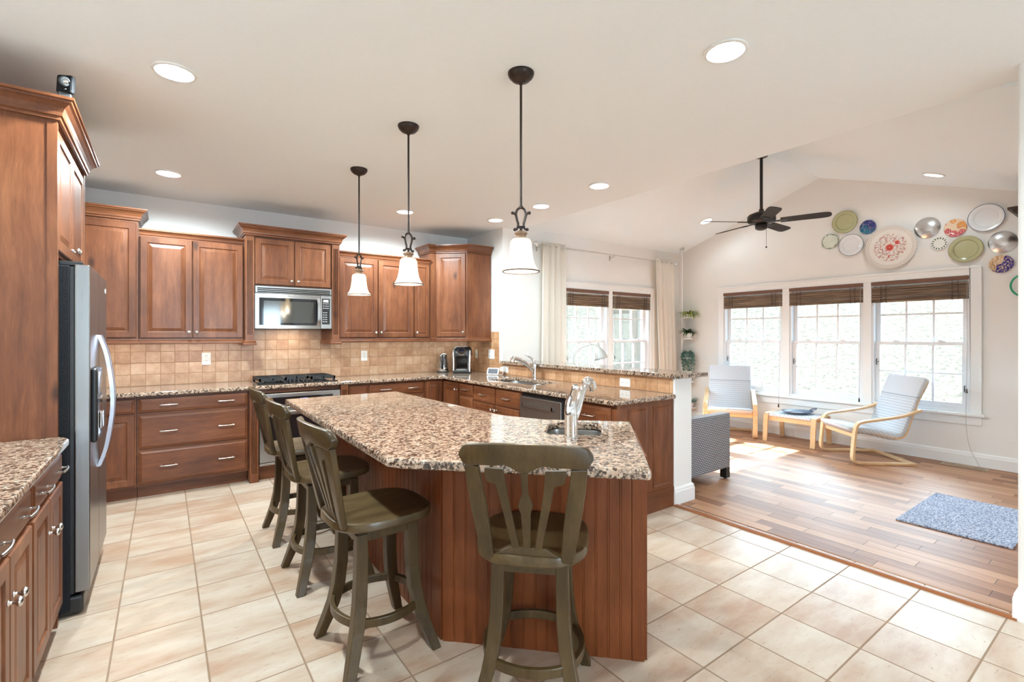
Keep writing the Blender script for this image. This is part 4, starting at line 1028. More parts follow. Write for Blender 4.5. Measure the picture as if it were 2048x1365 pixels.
for x in (1.02, 1.06, 1.10, 1.14, 1.175):
    build('control_knob', MB().lathe([(0.017, 0.009), (0.017, 0.014), (0.014, 0.032), (0.001, 0.034)], (x, 5.19+0.03*((x*100) % 2 < 1), CT1), 14), BLACK, t, smooth='auto')

# ------------------------------------------------------------------ outlets and switches
def outlet(label, c, u, n, horiz=False, kind='outlet', w=0.076, h=0.12, mat=None):
    c, u, n = V(c), V(u), V(n); up = EZ
    if horiz: u, up = EZ, V(u)
    t = thing('switch_plate' if kind == 'switch' else 'wall_outlet', label, 'switch' if kind == 'switch' else 'outlet', c)
    m = MB(); m.obox(c-u*w/2-up*h/2, u*w, up*h, n*0.006); p = build('plate', m, mat or WHITEP, t, bevel=0.002)
    if kind == 'outlet':
        for s in (-1, 1):
            q = c+up*(0.024*s)
            m = MB(); m.obox(q-u*0.017-up*0.015+n*0.0055, u*0.034, up*0.030, n*0.002); f = build('receptacle', m, IVORY if mat else WHITEP, t, bevel=0.003)
            m = MB()
            for a, b in ((-0.008, 0.002), (0.005, 0.002)): m.obox(q+u*a+up*b+n*0.0073, u*0.003, up*0.009, n*0.0006)
            m.obox(q-u*0.002-up*0.011+n*0.0073, u*0.005, up*0.005, n*0.0006)
            build('slots', m, BLACK, f)
    elif kind == 'switch':
        for k in ((-1, 0, 1) if w > 0.1 else (0,)):
            q = c+u*(0.038*k); m = MB(); m.obox(q-u*0.005-up*0.012+n*0.005, u*0.010, up*0.024, n*0.010-up*0.004)
            build('toggle', m, WHITEP, t)
    return t
outlet('white outlet on the tile left of the cooktop, above the three-drawer base', (0.338, YB-0.010, 1.147), EX, NB)
outlet('white outlet on the tile between the microwave and the kettle', (1.930, YB-0.010, 1.137), EX, NB)
outlet('ivory narrow timer switch on the side wall beside the coffee maker', (XH-0.008, 5.445, 1.135), EY, NP, False, 'switch', 0.050, 0.112, IVORY)
outlet('white triple switch plate on the tiled side wall under the corner cabinet', (XH-0.008, 5.088, 1.141), EY, NP, False, 'switch', 0.135, 0.118)
outlet('white sideways outlet behind the plug of the smart display', (XH-0.008, 4.775, 0.966), EY, NP, True)
outlet('white sideways outlet on the half wall near the end column', (XH-0.008, 2.910, 0.958), EY, NP, True)

# ------------------------------------------------------------------ small appliances
kx, ky = 2.900, 5.535
t = thing('electric_kettle', 'glass electric kettle with chrome lid and black handle', 'kettle', (kx, ky, CT1))
build('power_base', MB().lathe([(0.076, 0), (0.078, 0.006), (0.072, 0.018), (0.001, 0.018)], (kx, ky, CT1), 24), BLACK, t, smooth='auto')
build('metal_band', MB().lathe([(0.070, 0.018), (0.072, 0.022), (0.070, 0.058), (0.0675, 0.060), (0.001, 0.060)], (kx, ky, CT1), 24), CHROME, t, smooth='auto')
build('glass_jug', MB().lathe([(0.066, 0.060), (0.064, 0.10), (0.056, 0.16), (0.052, 0.205), (0.050, 0.205), (0.054, 0.16), (0.062, 0.10), (0.064, 0.062)], (kx, ky, CT1), 24), VESSEL, t, smooth='auto')
build('lid', MB().lathe([(0.053, 0.203), (0.054, 0.215), (0.050, 0.232), (0.036, 0.244), (0.012, 0.247), (0.001, 0.247)], (kx, ky, CT1), 24), CHROME, t, smooth='auto')
hd = V((-0.50, -0.86, 0)); K = V((kx, ky, CT1))
hp = smoothpath([K+hd*0.045+EZ*0.230, K+hd*0.085+EZ*0.222, K+hd*0.098+EZ*0.16, K+hd*0.088+EZ*0.07, K+hd*0.066+EZ*0.045], 5)
m = MB(); hs = hd.cross(EZ); m.loft([[p+hs*a*0.013+hd*b*0.007 for a, b in ((-1, -1), (1, -1), (1, 1), (-1, 1))] for p in hp])
build('handle', m, BLACK, t, smooth='auto')
build('spout', MB().loft([[K-hd*0.040+hs*a*0.022+EZ*z for a, z in ((-1, 0.205), (1, 0.205), (1, 0.232), (-1, 0.232))], [K-hd*0.082+hs*a*0.006+EZ*z for a, z in ((-1, 0.222), (1, 0.222), (1, 0.232), (-1, 0.232))]]), CHROME, t)

ox, oy = 3.085, 5.355
t = thing('coffee_maker', 'black pod coffee maker with a silver face in the corner of the worktop', 'coffee maker', (ox, oy, CT1))
cd, cs = V((-0.60, -0.80, 0)), V((0.80, -0.60, 0)); O = V((ox, oy, CT1))
def cpt(s, d, z): return O+cs*s+cd*d+EZ*z
def blk(name, s0, s1, d0, d1, z0, z1, mat, bev=0.008, parent=None):
    m = MB(); m.obox(cpt(s0, d0, z0), cs*(s1-s0), cd*(d1-d0), EZ*(z1-z0)); return build(name, m, mat, parent or t, bevel=bev, seg=3)
blk('base', -0.105, 0.105, -0.14, 0.135, 0, 0.040, BLACK, 0.012)
blk('rear_body', -0.085, 0.085, -0.13, -0.01, 0.038, 0.300, BLACK, 0.02)
m = MB(); L = []
for z, sc_, d1 in ((0.205, 0.94, 0.10), (0.215, 1.0, 0.115), (0.27, 1.0, 0.118), (0.305, 0.97, 0.095), (0.328, 0.85, 0.06), (0.334, 0.6, 0.03)):
    L.append([cpt(a*sc_, b, z) for a, b in rrect(-0.112, -0.13*sc_, 0.112, d1, 0.05*sc_, 5)])
m.loft(L); build('brew_head', m, plain('gunmetal_plastic', (0.035, 0.037, 0.038), 0.28), t, smooth='auto')
for s in (-1, 1): 
    m = MB(); pp = smoothpath([cpt(s*0.100, 0.118, 0.015), cpt(s*0.100, 0.112, 0.12), cpt(s*0.103, 0.105, 0.22), cpt(s*0.100, 0.085, 0.285)], 5)
    m.tube(pp, [0.012]*8+[0.013]*8, 8); build('silver_column', m, NICKEL, t, smooth='auto')
blk('dark_alcove', -0.070, 0.070, -0.012, 0.0, 0.040, 0.21, DGLASS, 0.004)
m = MB(); m.obox(cpt(-0.125, -0.11, 0.03), cs*0.035, cd*0.17, EZ*0.255); build('water_tank', m, VESSEL, t, bevel=0.012)
fm = MB(); fc = cpt(0.0, 0.104, 0.272)
fn = (cd*0.85+EZ*0.52).normalized(); fa = cs; fb = fn.cross(fa); FM = Matrix((fa, fb, fn)).transposed()
fr_ = build('silver_face', MB().loft([[fc+FM @ V((x*k, y*k, z)) for x, y in rrect(-0.052, -0.056, 0.052, 0.056, 0.045, 6)] for k, z in ((1.02, -0.012), (1.02, 0.006), (0.95, 0.012))]), NICKEL, t, smooth='auto')
build('display', MB().loft([[fc+FM @ V((x, y, z)) for x, y in rrect(-0.032, -0.006, 0.032, 0.034, 0.006, 3)] for z in (0.010, 0.0135)]), SCREEN, fr_)
build('brew_button', MB().loft([[fc+FM @ V((x, y-0.030, z)) for x, y in circ(0, 0, 0.010, 12)] for z in (0.010, 0.0145)]), BLACK, fr_)
blk('drip_tray', -0.065, 0.065, 0.0, 0.125, 0.040, 0.048, NICKEL, 0.003)

sx_, sy_ = 3.175, 4.80
t = thing('smart_display', 'small white smart display with a dark screen by the sink', 'smart display', (sx_, sy_, CT1))
S = V((sx_, sy_, CT1)); sd = V((-0.80, -0.60, 0)); ss = V((0.60, -0.80, 0)); tl = (EZ*0.88-sd*0.47).normalized(); sn = ss.cross(tl); sn = sn if sn.dot(sd) > 0 else -sn
def sp_(u, v, w): return S+ss*u+tl*v+sn*w+EZ*0.002
m = MB(); m.loft([[sp_(x*k, y*k+0.045*(1-k), w) for x, y in rrect(-0.074, 0.0, 0.074, 0.090, 0.014, 4)] for k, w in ((0.97, -0.016), (1.0, -0.010), (1.0, 0.004), (0.985, 0.007))])
hs_ = build('housing', m, WHITEP, t, smooth='auto')
build('screen', MB().loft([[sp_(x, y, w) for x, y in rrect(-0.060, 0.013, 0.060, 0.077, 0.004, 2)] for w in (0.0065, 0.0078)]), SCREEN, hs_)
build('speaker_body', MB().loft([[S+ss*(x*k)-sd*(d) + EZ*(z+0.001) for x, z in rrect(-0.062, 0.0, 0.062, h, 0.012, 4)] for k, d, h in ((1.0, 0.016, 0.026), (0.97, 0.050, 0.076), (0.9, 0.075, 0.074), (0.7, 0.090, 0.068))]), WHITEP, t, smooth='auto')
t = thing('power_adapter', 'white power adapter plugged into the outlet behind the smart display', 'adapter', (XH-0.02, 4.79, 0.966))
build('plug_body', MB().box(XH-0.062, 4.765, 0.940, XH-0.0165, 4.828, 0.994), WHITEP, t, bevel=0.008, seg=3)
build('cable', MB().tube(smoothpath([(XH-0.045, 4.775, 0.942), (XH-0.05, 4.772, 0.922), (XH-0.07, 4.77, 0.909), (3.262, 4.80, 0.909)], 5), 0.003, 6), WHITEP, t)

# ------------------------------------------------------------------ pendants and downlights
def spot(name, loc, power, parent, blend=0.6, size=150, color=(0.80, 0.95, 1.0), rad=0.05):
    d = bpy.data.lights.new(name, 'SPOT'); d.energy = power; d.spot_size = radians(size); d.spot_blend = blend; d.color = color; d.shadow_soft_size = rad
    o = bpy.data.objects.new(name, d); COL.objects.link(o); o.parent = parent; o.location = V(loc)-WL[parent.as_pointer()]
    return o
def pendant(x, y, ang, label):
    t = thing('pendant_lamp', label, 'pendant lamp', (x, y, CZ), 'bell pendants over the island')
    c = (x, y, 0)
    build('canopy', MB().lathe([(0.066, 2.6995), (0.066, 2.692), (0.060, 2.678), (0.044, 2.662), (0.022, 2.652), (0.010, 2.648), (0.008, 2.640), (0.001, 2.640)], c, 28), BRONZE, t, smooth=True)
    build('rod', MB().lathe([(0.0062, 2.648), (0.0062, 2.035), (0.010, 2.032), (0.010, 2.020), (0.001, 2.018)], c, 12), BRONZE, t, smooth='auto')
    m = MB(); ax = V((cos(ang), sin(ang), 0)); C0 = V(c)
    for s in (-1, 1):
        q = lambda a, z: C0+ax*(a*s)+EZ*z
        m.tube(smoothpath([q(0.0, 2.024), q(0.016, 2.016), q(0.025, 1.995), q(0.020, 1.965), q(0.014, 1.940), q(0.020, 1.918), q(0.029, 1.914)], 5), 0.0062, 8)
        m.tube(smoothpath([q(0.022, 1.975), q(0.028, 1.990), q(0.040, 1.998)], 5), 0.006, 8)
        m.sphere(q(0.042, 1.997), 0.0085, 10, 6); m.sphere(q(0.031, 1.914), 0.0085, 10, 6)
    m.tube([C0+ax*-0.020+EZ*1.926, C0+ax*0.020+EZ*1.926], 0.007, 8); m.tube([C0+EZ*1.928, C0+EZ*1.900], 0.007, 8)
    build('scroll_bracket', m, BRONZE, t, smooth='auto')
    build('socket_cap', MB().lathe([(0.009, 1.908), (0.030, 1.900), (0.034, 1.893), (0.026, 1.886), (0.024, 1.875), (0.034, 1.866), (0.034, 1.860), (0.001, 1.860)], c, 24), plain('aged_brown_cap', srgb(120, 92, 70), 0.45, 0.3) if 'aged_brown_cap' not in bpy.data.materials else bpy.data.materials['aged_brown_cap'], t, smooth=True)
    z0 = 1.703
    pr_ = [(0.026, 0.166), (0.044, 0.161), (0.053, 0.146), (0.0555, 0.11), (0.059, 0.075), (0.066, 0.043), (0.077, 0.018), (0.0925, 0.0)]
    pi_ = [(r-0.003, z-0.001) for r, z in reversed(pr_)]
    sh = build('glass_shade', MB().lathe([(r, z0+z) for r, z in pr_+pi_], c, 36), SHADE, t, smooth=True)
    build('shade_rim', MB().lathe([(0.0915, z0+0.004), (0.0945, z0+0.003), (0.0945, z0-0.003), (0.0895, z0-0.003), (0.0885, z0+0.001)], c, 36, close=True), BRONZE, sh, smooth=True)
    build('bulb', MB().sphere((x, y, z0+0.088), 0.031, 14, 9, (1, 1, 1.15)).lathe([(0.014, z0+0.118), (0.014, z0+0.158)], c, 10), PBULB, t, smooth=True)
    p = bpy.data.lights.new('pendant_light', 'POINT'); p.energy = PENDANT_W; p.color = (1, 0.88, 0.72); p.shadow_soft_size = 0.034
    o = bpy.data.objects.new('pendant_light', p); COL.objects.link(o); o.parent = t; o.location = (0, 0, z0+0.02-CZ)
pendant(1.450, 1.933, radians(-36), 'bronze bell pendant over the prep sink, lowest hanging in view')
pendant(1.243, 2.835, radians(5), 'middle bronze bell pendant over the island')
pendant(1.250, 3.805, radians(28), 'bronze bell pendant over the island end near the microwave')

def downlight(x, y, z, nrm, label, group, power, first=[None]):
    n = V(nrm).normalized(); a = n.orthogonal().normalized(); b = n.cross(a); M3 = Matrix((a, b, n)).transposed()
    t = thing('recessed_light', label, 'recessed light', (x, y, z), group)
    o = (x, y, z)
    build('trim_ring', MB().lathe([(0.076, 0.006), (0.082, 0.010), (0.094, 0.007), (0.096, 0.002), (0.094, -0.0005), (0.076, -0.002)], o, 32, M3, True), WHITEP, t, smooth='auto')
    build('reflector', MB().lathe([(0.0765, 0.004), (0.071, -0.020), (0.060, -0.055), (0.048, -0.062)], o, 32, M3, False, False), TRIM, t, smooth=True, fix=False)
    build('lit_disc', MB().lathe([(0.0575, -0.050), (0.040, -0.050), (0.001, -0.050)], o, 32, M3), BULB, t, fix=False)
    l = spot('downlight', V(o)+n*0.012, power, t, 0.5, 172)
    l.rotation_euler = n.to_track_quat('-Z', 'Y').to_euler()
G1 = 'recessed lights in the flat kitchen ceiling'
for (x, y), lb in zip(DL, ('large-looking recessed ceiling light nearest the vaulted room, above the tile walkway', 'recessed ceiling light in front of the refrigerator doors',
    'recessed ceiling light in front of the wall cabinets left of the microwave', 'recessed ceiling light above the free end of the peninsula', 'recessed ceiling light above the dishwasher, beside the nearest pendant bracket',
    'recessed ceiling light near the corner wall cabinet', 'recessed ceiling light partly crossed by the middle pendant rod', 'added unseen recessed light continuing the row, brightening the left base cabinets')):
    k = {0: 0.36, 1: 2.0, 2: 1.1, 3: 0.40, 4: 0.26, 5: 0.05, 6: 1.45, 7: 0.95}.get(DL.index((x, y)), 1.0)
    downlight(x, y, CZ, (0, 0, -1), lb, G1, DOWNLIGHT_W*k)
G2 = 'recessed lights in the vaulted ceiling'
for (x, y), s, lb in zip(SLN, (1, -1), ('small recessed light in the vault slope beside the left fan blade', 'small recessed light in the vault slope above the wall plates')):
    downlight(x, y, gab(y), (0, -SL*s, -1), lb, G2, 6)
# strip lights fixed under the wall cabinets
for x0, x1, y, w, colr in ((-0.60, -0.2, 5.52, 0.5, (1, 0.86, 0.70)), (-0.15, 0.60, 5.52, 0.8, (1, 0.88, 0.74)), (1.56, 2.60, 5.52, 0.8, (0.96, 1, 0.94)), (2.75, 3.25, 5.5, 0.6, (0.97, 1, 0.96))):
    area('under_cabinet_strip', ((x0+x1)/2, y, 1.340), (0, 0.1, -1), x1-x0, 0.03, w, colr)
area('microwave_lamp', (1.075, 5.50, 1.443), (0, 0.05, -1), 0.3, 0.06, 1.2, (1, 0.90, 0.76))

# ------------------------------------------------------------------ ceiling fan
FX, FY = 5.42, RY
t = thing('ceiling_fan', 'dark bronze five-blade ceiling fan on a long downrod from the vault', 'ceiling fan', (FX, FY, RZ))
build('canopy', MB().lathe([(0.075, RZ-0.0), (0.075, RZ-0.035), (0.060, RZ-0.055), (0.020, RZ-0.062), (0.001, RZ-0.062)], (FX, FY, 0), 24), FANM, t, smooth='auto')
build('downrod', MB().lathe([(0.0165, RZ-0.05), (0.0165, 2.80), (0.026, 2.785), (0.026, 2.75), (0.001, 2.75)], (FX, FY, 0), 14), FANM, t, smooth='auto')
build('motor', MB().lathe([(0.03, 2.765), (0.075, 2.755), (0.125, 2.735), (0.145, 2.715), (0.147, 2.665), (0.132, 2.645), (0.09, 2.630), (0.001, 2.628)], (FX, FY, 0), 32), FANM, t, smooth=True)
build('switch_housing', MB().lathe([(0.062, 2.632), (0.065, 2.60), (0.060, 2.575), (0.036, 2.560), (0.001, 2.556)], (FX, FY, 0), 24), FANM, t, smooth=True)
build('pull_chain', MB().tube([(FX+0.03, FY-0.04, 2.575), (FX+0.03, FY-0.04, 2.372)], 0.0018, 6).sphere((FX+0.03, FY-0.04, 2.366), 0.010, 8, 6), BRONZE, t)
base = YAW - pi/2
for k in range(5):
    an = base + radians(-34+72*k); d = V((cos(an), sin(an), 0)); s = V((-sin(an), cos(an), 0)); z0 = 2.640; pit = radians(13)
    up_ = (EZ*cos(pit)+s*sin(pit)); sd_ = (s*cos(pit)-EZ*sin(pit)); C0 = V((FX, FY, z0))
    m = MB(); m.loft([[C0+d*r+sd_*(w*q)+up_*h for q, h in ((-1, 0), (1, 0), (1, .006), (-1, .006))] for r, w in ((0.10, .018), (0.15, .014), (0.19, .022), (0.235, .045), (0.25, .040))])
    br_ = build('blade_iron', m, FANM, t)
    m = MB(); out = [(0.19, 0.058), (0.57, 0.066), (0.625, 0.060), (0.652, 0.042), (0.66, 0.0)]
    poly_ = [(r, w) for r, w in out]+[(r, -w) for r, w in reversed(out[:-1])]
    m.prism(poly_, lambda r, w: C0+d*r+sd_*w+up_*0.006, lambda r, w: C0+d*r+sd_*w+up_*0.012)
    build('blade', m, FANB, t)

# ------------------------------------------------------------------ counter stools (local axes: +Y is where the sitter faces)
def back_map(s, z):
    """surface of the curved, raked stool back"""
    t_ = (z-0.62)/0.40
    return V((s, -0.185-0.105*t_-0.01*t_*t_+0.9*s*s*max(0, t_), z))
def ribbon(m, cols, th):
    """cols: list of (s_left, s_right, z); a slat with thickness on the back surface"""
    L = []
    for a, b, z in cols:
        p, q = back_map(a, z), back_map(b, z); L.append([p, q, q+V((0, -th, -0.003)), p+V((0, -th, -0.003))])
    m.loft(L); return m
def make_stool():
    t = thing('counter_stool', 'x', 'stool', (0, 0, 0), 'olive-brown swivel counter stools')
    # seat
    out = []
    for i in range(48):
        a = 2*pi*i/48; c_, s_ = cos(a), sin(a); e = 0.62
        x = 0.212*abs(c_)**e*(1 if c_ > 0 else -1); y = 0.222*abs(s_)**e*(1 if s_ > 0 else -1)
        if y < 0: x *= 1-0.10*(-y/0.222)**2
        out.append((x, y))
    L = []
    for k, z in ((0.90, 0.578), (0.97, 0.580), (1.0, 0.588), (1.0, 0.606), (0.985, 0.617), (0.955, 0.620), (0.86, 0.617), (0.6, 0.611), (0.25, 0.611), (0.01, 0.612)):
        L.append([(x*k, y*k, z+(0.006*(abs(x)/0.2)*(0 if k > .9 else 1)*0)) for x, y in out])
    build('seat', MB().loft(L), W_SS, t, smooth='auto')
    build('swivel_plate', MB().lathe([(0.085, 0.560), (0.085, 0.578)], (0, 0, 0), 20), BLACK, t)
    build('top_frame', MB().box(-0.135, -0.135, 0.520, 0.135, 0.135, 0.560), W_ST, t, bevel=0.006)
    for sx in (-1, 1):
        for sy in (-1, 1):
            L = []
            for o_, z, h in ((0.118, 0.556, 0.0235), (0.119, 0.46, 0.0245), (0.122, 0.36, 0.025), (0.131, 0.26, 0.0255), (0.148, 0.17, 0.025), (0.171, 0.09, 0.0235), (0.200, 0.0, 0.021)):
                L.append([(sx*o_+a*h, sy*o_*0.96+b*h, z) for a, b in ((-1, -1), (1, -1), (1, 1), (-1, 1))])
            build('leg', MB().loft(L), W_ST, t, bevel=0.004)
    for k in range(4):
        c_, s_ = [(1, 0), (0, 1), (-1, 0), (0, -1)][k]; L = []
        for i in range(13):
            u = -0.128+0.256*i/12; v = -(0.150+0.036*(1-(u/0.128)**2))
            for_ = [(v-0.010, 0.178), (v+0.010, 0.178), (v+0.010, 0.213), (v-0.010, 0.213)]
            L.append([(c_*u-s_*vv, (s_*u+c_*vv)*0.98, z) for vv, z in for_])
        build('stretcher', MB().loft(L), W_ST, t, bevel=0.003)
    for s in (-1, 1):
        m = MB(); ribbon(m, [(s*x-w, s*x+w, z) for x, w, z in ((0.138, 0.022, 0.600), (0.144, 0.024, 0.65), (0.153, 0.027, 0.72), (0.164, 0.029, 0.80), (0.174, 0.028, 0.87), (0.182, 0.027, 0.945))], 0.024)
        build('back_post', m, W_ST, t, bevel=0.005)
        m = MB(); ribbon(m, [(s*a, s*b, z) for z, a, b in ((0.632, 0.024, 0.050), (0.70, 0.036, 0.063), (0.78, 0.050, 0.079), (0.84, 0.060, 0.091), (0.872, 0.064, 0.097), (0.884, 0.066, 0.102), (0.888, 0.066, 0.122), (0.896, 0.067, 0.134), (0.912, 0.068, 0.138), (0.938, 0.070, 0.136))], 0.015)
        build('scroll_slat', m, W_ST, t, bevel=0.003)
    m = MB(); ribbon(m, [(-w, w, z) for w, z in ((0.012, 0.632), (0.014, 0.70), (0.016, 0.745), (0.0165, 0.775), (0.0235, 0.800), (0.0245, 0.808), (0.020, 0.825), (0.011, 0.85), (0.0095, 0.87), (0.011, 0.90), (0.013, 0.93))], 0.014)
    build('vase_slat', m, W_ST, t, bevel=0.003)
    m = MB(); m.loft([[(-0.118, -0.208, 0.617), (0.118, -0.208, 0.617), (0.118, -0.176, 0.617), (-0.118, -0.176, 0.617)], [(-0.062, -0.206, 0.646), (0.062, -0.206, 0.646), (0.062, -0.180, 0.646), (-0.062, -0.180, 0.646)]])
    build('back_block', m, W_ST, t, bevel=0.004)
    L = []; N = 30
    for i in range(N+1):
        x = -1+2*i/N; s = 0.228*x; ax = abs(x)
        end = sqrt(max(0.0, 1-max(0, (ax-0.84)/0.16)**2))
        top = 1.030-0.016*ax**2; bot = 0.944+0.004*ax
        bot -= 0.020*math.exp(-(x/0.13)**2); bot += 0.008*math.exp(-((ax-0.30)/0.10)**2); bot -= 0.010*math.exp(-((ax-0.86)/0.16)**2)
        mid = (top+bot)/2+0.004; hh = max(0.006, (top-bot)/2*end)
        za, zb = mid-hh, mid+hh*0.95
        p, q = back_map(s, za), back_map(s, zb)
        L.append([p+V((0, 0.004, 0)), q+V((0, 0.002, -0.004)), q+V((0, -0.006, 0)), q+V((0, -0.020, -0.004)), p+V((0, -0.028, 0)), p+V((0, -0.012, -0.003))])
    build('top_rail', MB().loft(L), W_ST, t, smooth='auto', bevel=0.003)
    return t
st0 = make_stool()
for i, (x, y, a, lb) in enumerate(((0.780, 3.650, -90, 'farthest counter stool, in front of the wall oven'),
        (0.775, 2.930, -90, 'counter stool between two others along the straight island side'),
        (0.775, 2.125, -88, 'near counter stool on the straight island side, seen from its right with an empty seat'),
        (1.165, 1.470, -45, 'counter stool with its back to the viewer at the angled island end'))):
    o = st0 if i == 0 else copy_tree(st0)
    o.location = (x, y, 0); o.rotation_euler = (0, 0, radians(a)); o['label'] = lb

# ------------------------------------------------------------------ sunroom: sofa
t = thing('wicker_sofa', 'grey wicker sofa with its arm end beside the half wall column', 'sofa', (4.03, 3.4, 0))
X0, X1, Y0, Y1 = 3.66, 4.41, 2.525, 4.40
for a, b in ((Y0, Y0+0.10), (Y1-0.10, Y1)): build('arm', MB().box(X0+0.09, a, 0.115, X1, b, 0.638), WICKER, t, bevel=0.012, seg=3)
build('back', MB().box(X0, Y0, 0.115, X0+0.09, Y1, 0.66), WICKER, t, bevel=0.012, seg=3)
build('seat_base', MB().box(X0+0.09, Y0+0.10, 0.115, X1-0.01, Y1-0.10, 0.30), WICKER, t, bevel=0.008)
for k in range(2):
    w = (Y1-Y0-0.20)/2; a = Y0+0.10+w*k
    build('seat_cushion', MB().box(X0+0.12, a+0.005, 0.302, X1-0.005, a+w-0.005, 0.42), SOFAC, t, bevel=0.03, seg=4)
    build('back_cushion', MB().box(X0+0.095, a+0.01, 0.422, X0+0.22, a+w-0.01, 0.655), SOFAC, t, bevel=0.04, seg=4)
for x in (X0+0.03, X1-0.035):
    for y in (Y0+0.035, Y1-0.035): build('leg', MB().box(x-0.032, y-0.032, 0.018, x+0.032, y+0.032, 0.116), BLACK, t); build('glide', MB().lathe([(0.010, 0.004), (0.010, 0.02)], (x, y, 0), 8), DARKWOOD, t)

# bent-ply armchairs (local +Y forward)
def strip(m, path, x0, x1, th):
    P_ = [V((0, y, z)) for y, z in path]; L = []
    for i, p in enumerate(P_):
        d = (P_[min(i+1, len(P_)-1)]-P_[max(i-1, 0)]).normalized(); nn = V((0, -d.z, d.y))*th*0.5
        L.append([V((x0, 0, 0))+p+nn, V((x1, 0, 0))+p+nn, V((x1, 0, 0))+p-nn, V((x0, 0, 0))+p-nn])
    m.loft(L); return m
def sp2(pts, n=6): return [(p.y, p.z) for p in smoothpath([(0, y, z) for y, z in pts], n)]
def make_chair():
    t = thing('bentwood_armchair', 'x', 'armchair', (0, 0, 0), 'bent birch armchairs with pale cushions')
    side = sp2([(-0.30, 0.014), (0.0, 0.014), (0.24, 0.014), (0.295, 0.030), (0.315, 0.080), (0.305, 0.22), (0.290, 0.36), (0.270, 0.42), (0.215, 0.452), (0.05, 0.478), (-0.18, 0.520), (-0.36, 0.585)], 5)
    for s in (-1, 1):
        a, b = sorted((s*0.335, s*0.280)); build('side_frame', strip(MB(), side, a, b, 0.024), W_BIRCH, t, bevel=0.003)
    build('floor_crossbar', MB().box(-0.335, -0.310, 0.003, 0.335, -0.262, 0.028), W_BIRCH, t, bevel=0.003)
    build('front_rail', MB().box(-0.280, 0.255, 0.275, 0.280, 0.280, 0.345), W_BIRCH, t, bevel=0.003)
    seat = sp2([(0.30, 0.372), (0.12, 0.345), (-0.06, 0.300), (-0.16, 0.278), (-0.225, 0.300), (-0.265, 0.38), (-0.325, 0.56), (-0.39, 0.74), (-0.455, 0.875)], 6)
    for s in (-1, 1):
        a, b = sorted((s*0.275, s*0.225)); build('seat_rail', strip(MB(), seat, a, b, 0.020), W_BIRCH, t, bevel=0.003)
    for (y, z), nm in zip((seat[4], seat[14], seat[34], seat[46]), ('slat',)*4):
        build('cross_slat', MB().box(-0.225, y-0.02, z-0.016, 0.225, y+0.02, z-0.004), W_BIRCH, t)
    # cushion, ribbed below the plain head section
    P_ = [V((0, y, z)) for y, z in sp2([(0.335, 0.392), (0.12, 0.372), (-0.05, 0.335), (-0.135, 0.318), (-0.190, 0.340), (-0.228, 0.41), (-0.290, 0.575), (-0.355, 0.755), (-0.412, 0.890), (-0.43, 0.925)], 14)]
    L = []; n = len(P_); S_ = 0
    for i, p in enumerate(P_):
        d = (P_[min(i+1, n-1)]-P_[max(i-1, 0)]).normalized(); nn = V((0, -d.z, d.y))
        S_ += (p-P_[i-1]).length if i else 0
        head = i > n*0.72
        th = 0.058 + (0.011*abs(sin(S_*pi/0.036)) if not head else 0.022*sin(pi*min(1, (i-n*0.72)/(n*0.28)*0.95+0.05)))
        if i < 2 or i > n-3: th *= 0.6
        w = 0.280
        if abs(i-n*0.72) < 1: th = 0.040
        L.append([p+V((x*w, 0, 0))+nn*(z*th) for x, z in ((-1, 0.15), (-0.97, 0.75), (-0.85, 1.0), (0.85, 1.0), (0.97, 0.75), (1, 0.15), (0.95, -0.05), (-0.95, -0.05))])
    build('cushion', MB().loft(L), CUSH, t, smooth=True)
    for s in (-1, 1): build('foot_pad', MB().box(s*0.31-0.02, 0.22, 0.0, s*0.31+0.02, 0.27, 0.004), BLACK, t)
    return t
ch = make_chair(); ch.location = (6.437, 3.695, 0.0045); ch.rotation_euler = (0, 0, radians(119.7)); ch['label'] = 'bent birch armchair with a pale cushion in the corner by the plants'
c2 = copy_tree(ch); c2.location = (6.39, 2.065, 0.0045); c2.rotation_euler = (0, 0, radians(49)); c2['label'] = 'bent birch armchair seen from the side in front of the corded window'

t = thing('footstool', 'low birch footstool with a pale ribbed cushion between the two armchairs', 'footstool', (6.60, 2.885, 0.0045))
ux, uy = 6.60, 2.885; zf = 0.0045
for sy in (-1, 1):
    m = MB(); y = uy+sy*0.285
    pth = sp2([(-0.235, zf+0.0), (-0.222, 0.16), (-0.208, 0.31), (-0.195, 0.345), (-0.16, 0.358), (0.0, 0.360), (0.16, 0.358), (0.195, 0.345), (0.208, 0.31), (0.222, 0.16), (0.235, zf)], 4)
    L = []
    for i, (a, b) in enumerate(pth):
        q0, q1 = pth[max(i-1, 0)], pth[min(i+1, len(pth)-1)]; d = V((q1[0]-q0[0], 0, q1[1]-q0[1])).normalized(); nn = V((-d.z, 0, d.x))*0.011
        c_ = V((ux+a, y, b)); L.append([c_+nn+V((0, -.028, 0)), c_+nn+V((0, .028, 0)), c_-nn+V((0, .028, 0)), c_-nn+V((0, -.028, 0))])
    m.loft(L); build('leg_frame', m, W_BIRCH, t, bevel=0.003)
for sx in (-1, 1): build('rail', MB().box(ux+sx*0.175-0.011, uy-0.258, 0.270, ux+sx*0.175+0.011, uy+0.258, 0.325), W_BIRCH, t, bevel=0.003)
L = []
for i in range(45):
    f = i/44; y = uy-0.255+0.51*f; th = 0.040+0.010*abs(sin(f*pi*15)); th *= 0.6 if i in (0, 44) else 1
    L.append([(ux+x*0.205, y, 0.325+z*th) for x, z in ((-1, 0.1), (-0.96, 0.8), (-0.85, 1), (0.85, 1), (0.96, 0.8), (1, 0.1), (0.9, 0), (-0.9, 0))])
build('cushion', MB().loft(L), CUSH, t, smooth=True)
tx, ty, tz = 6.585, 2.87, 0.3765
t = thing('serving_tray', 'slate blue oval tray with a loop handle on the footstool', 'tray', (tx, ty, tz))
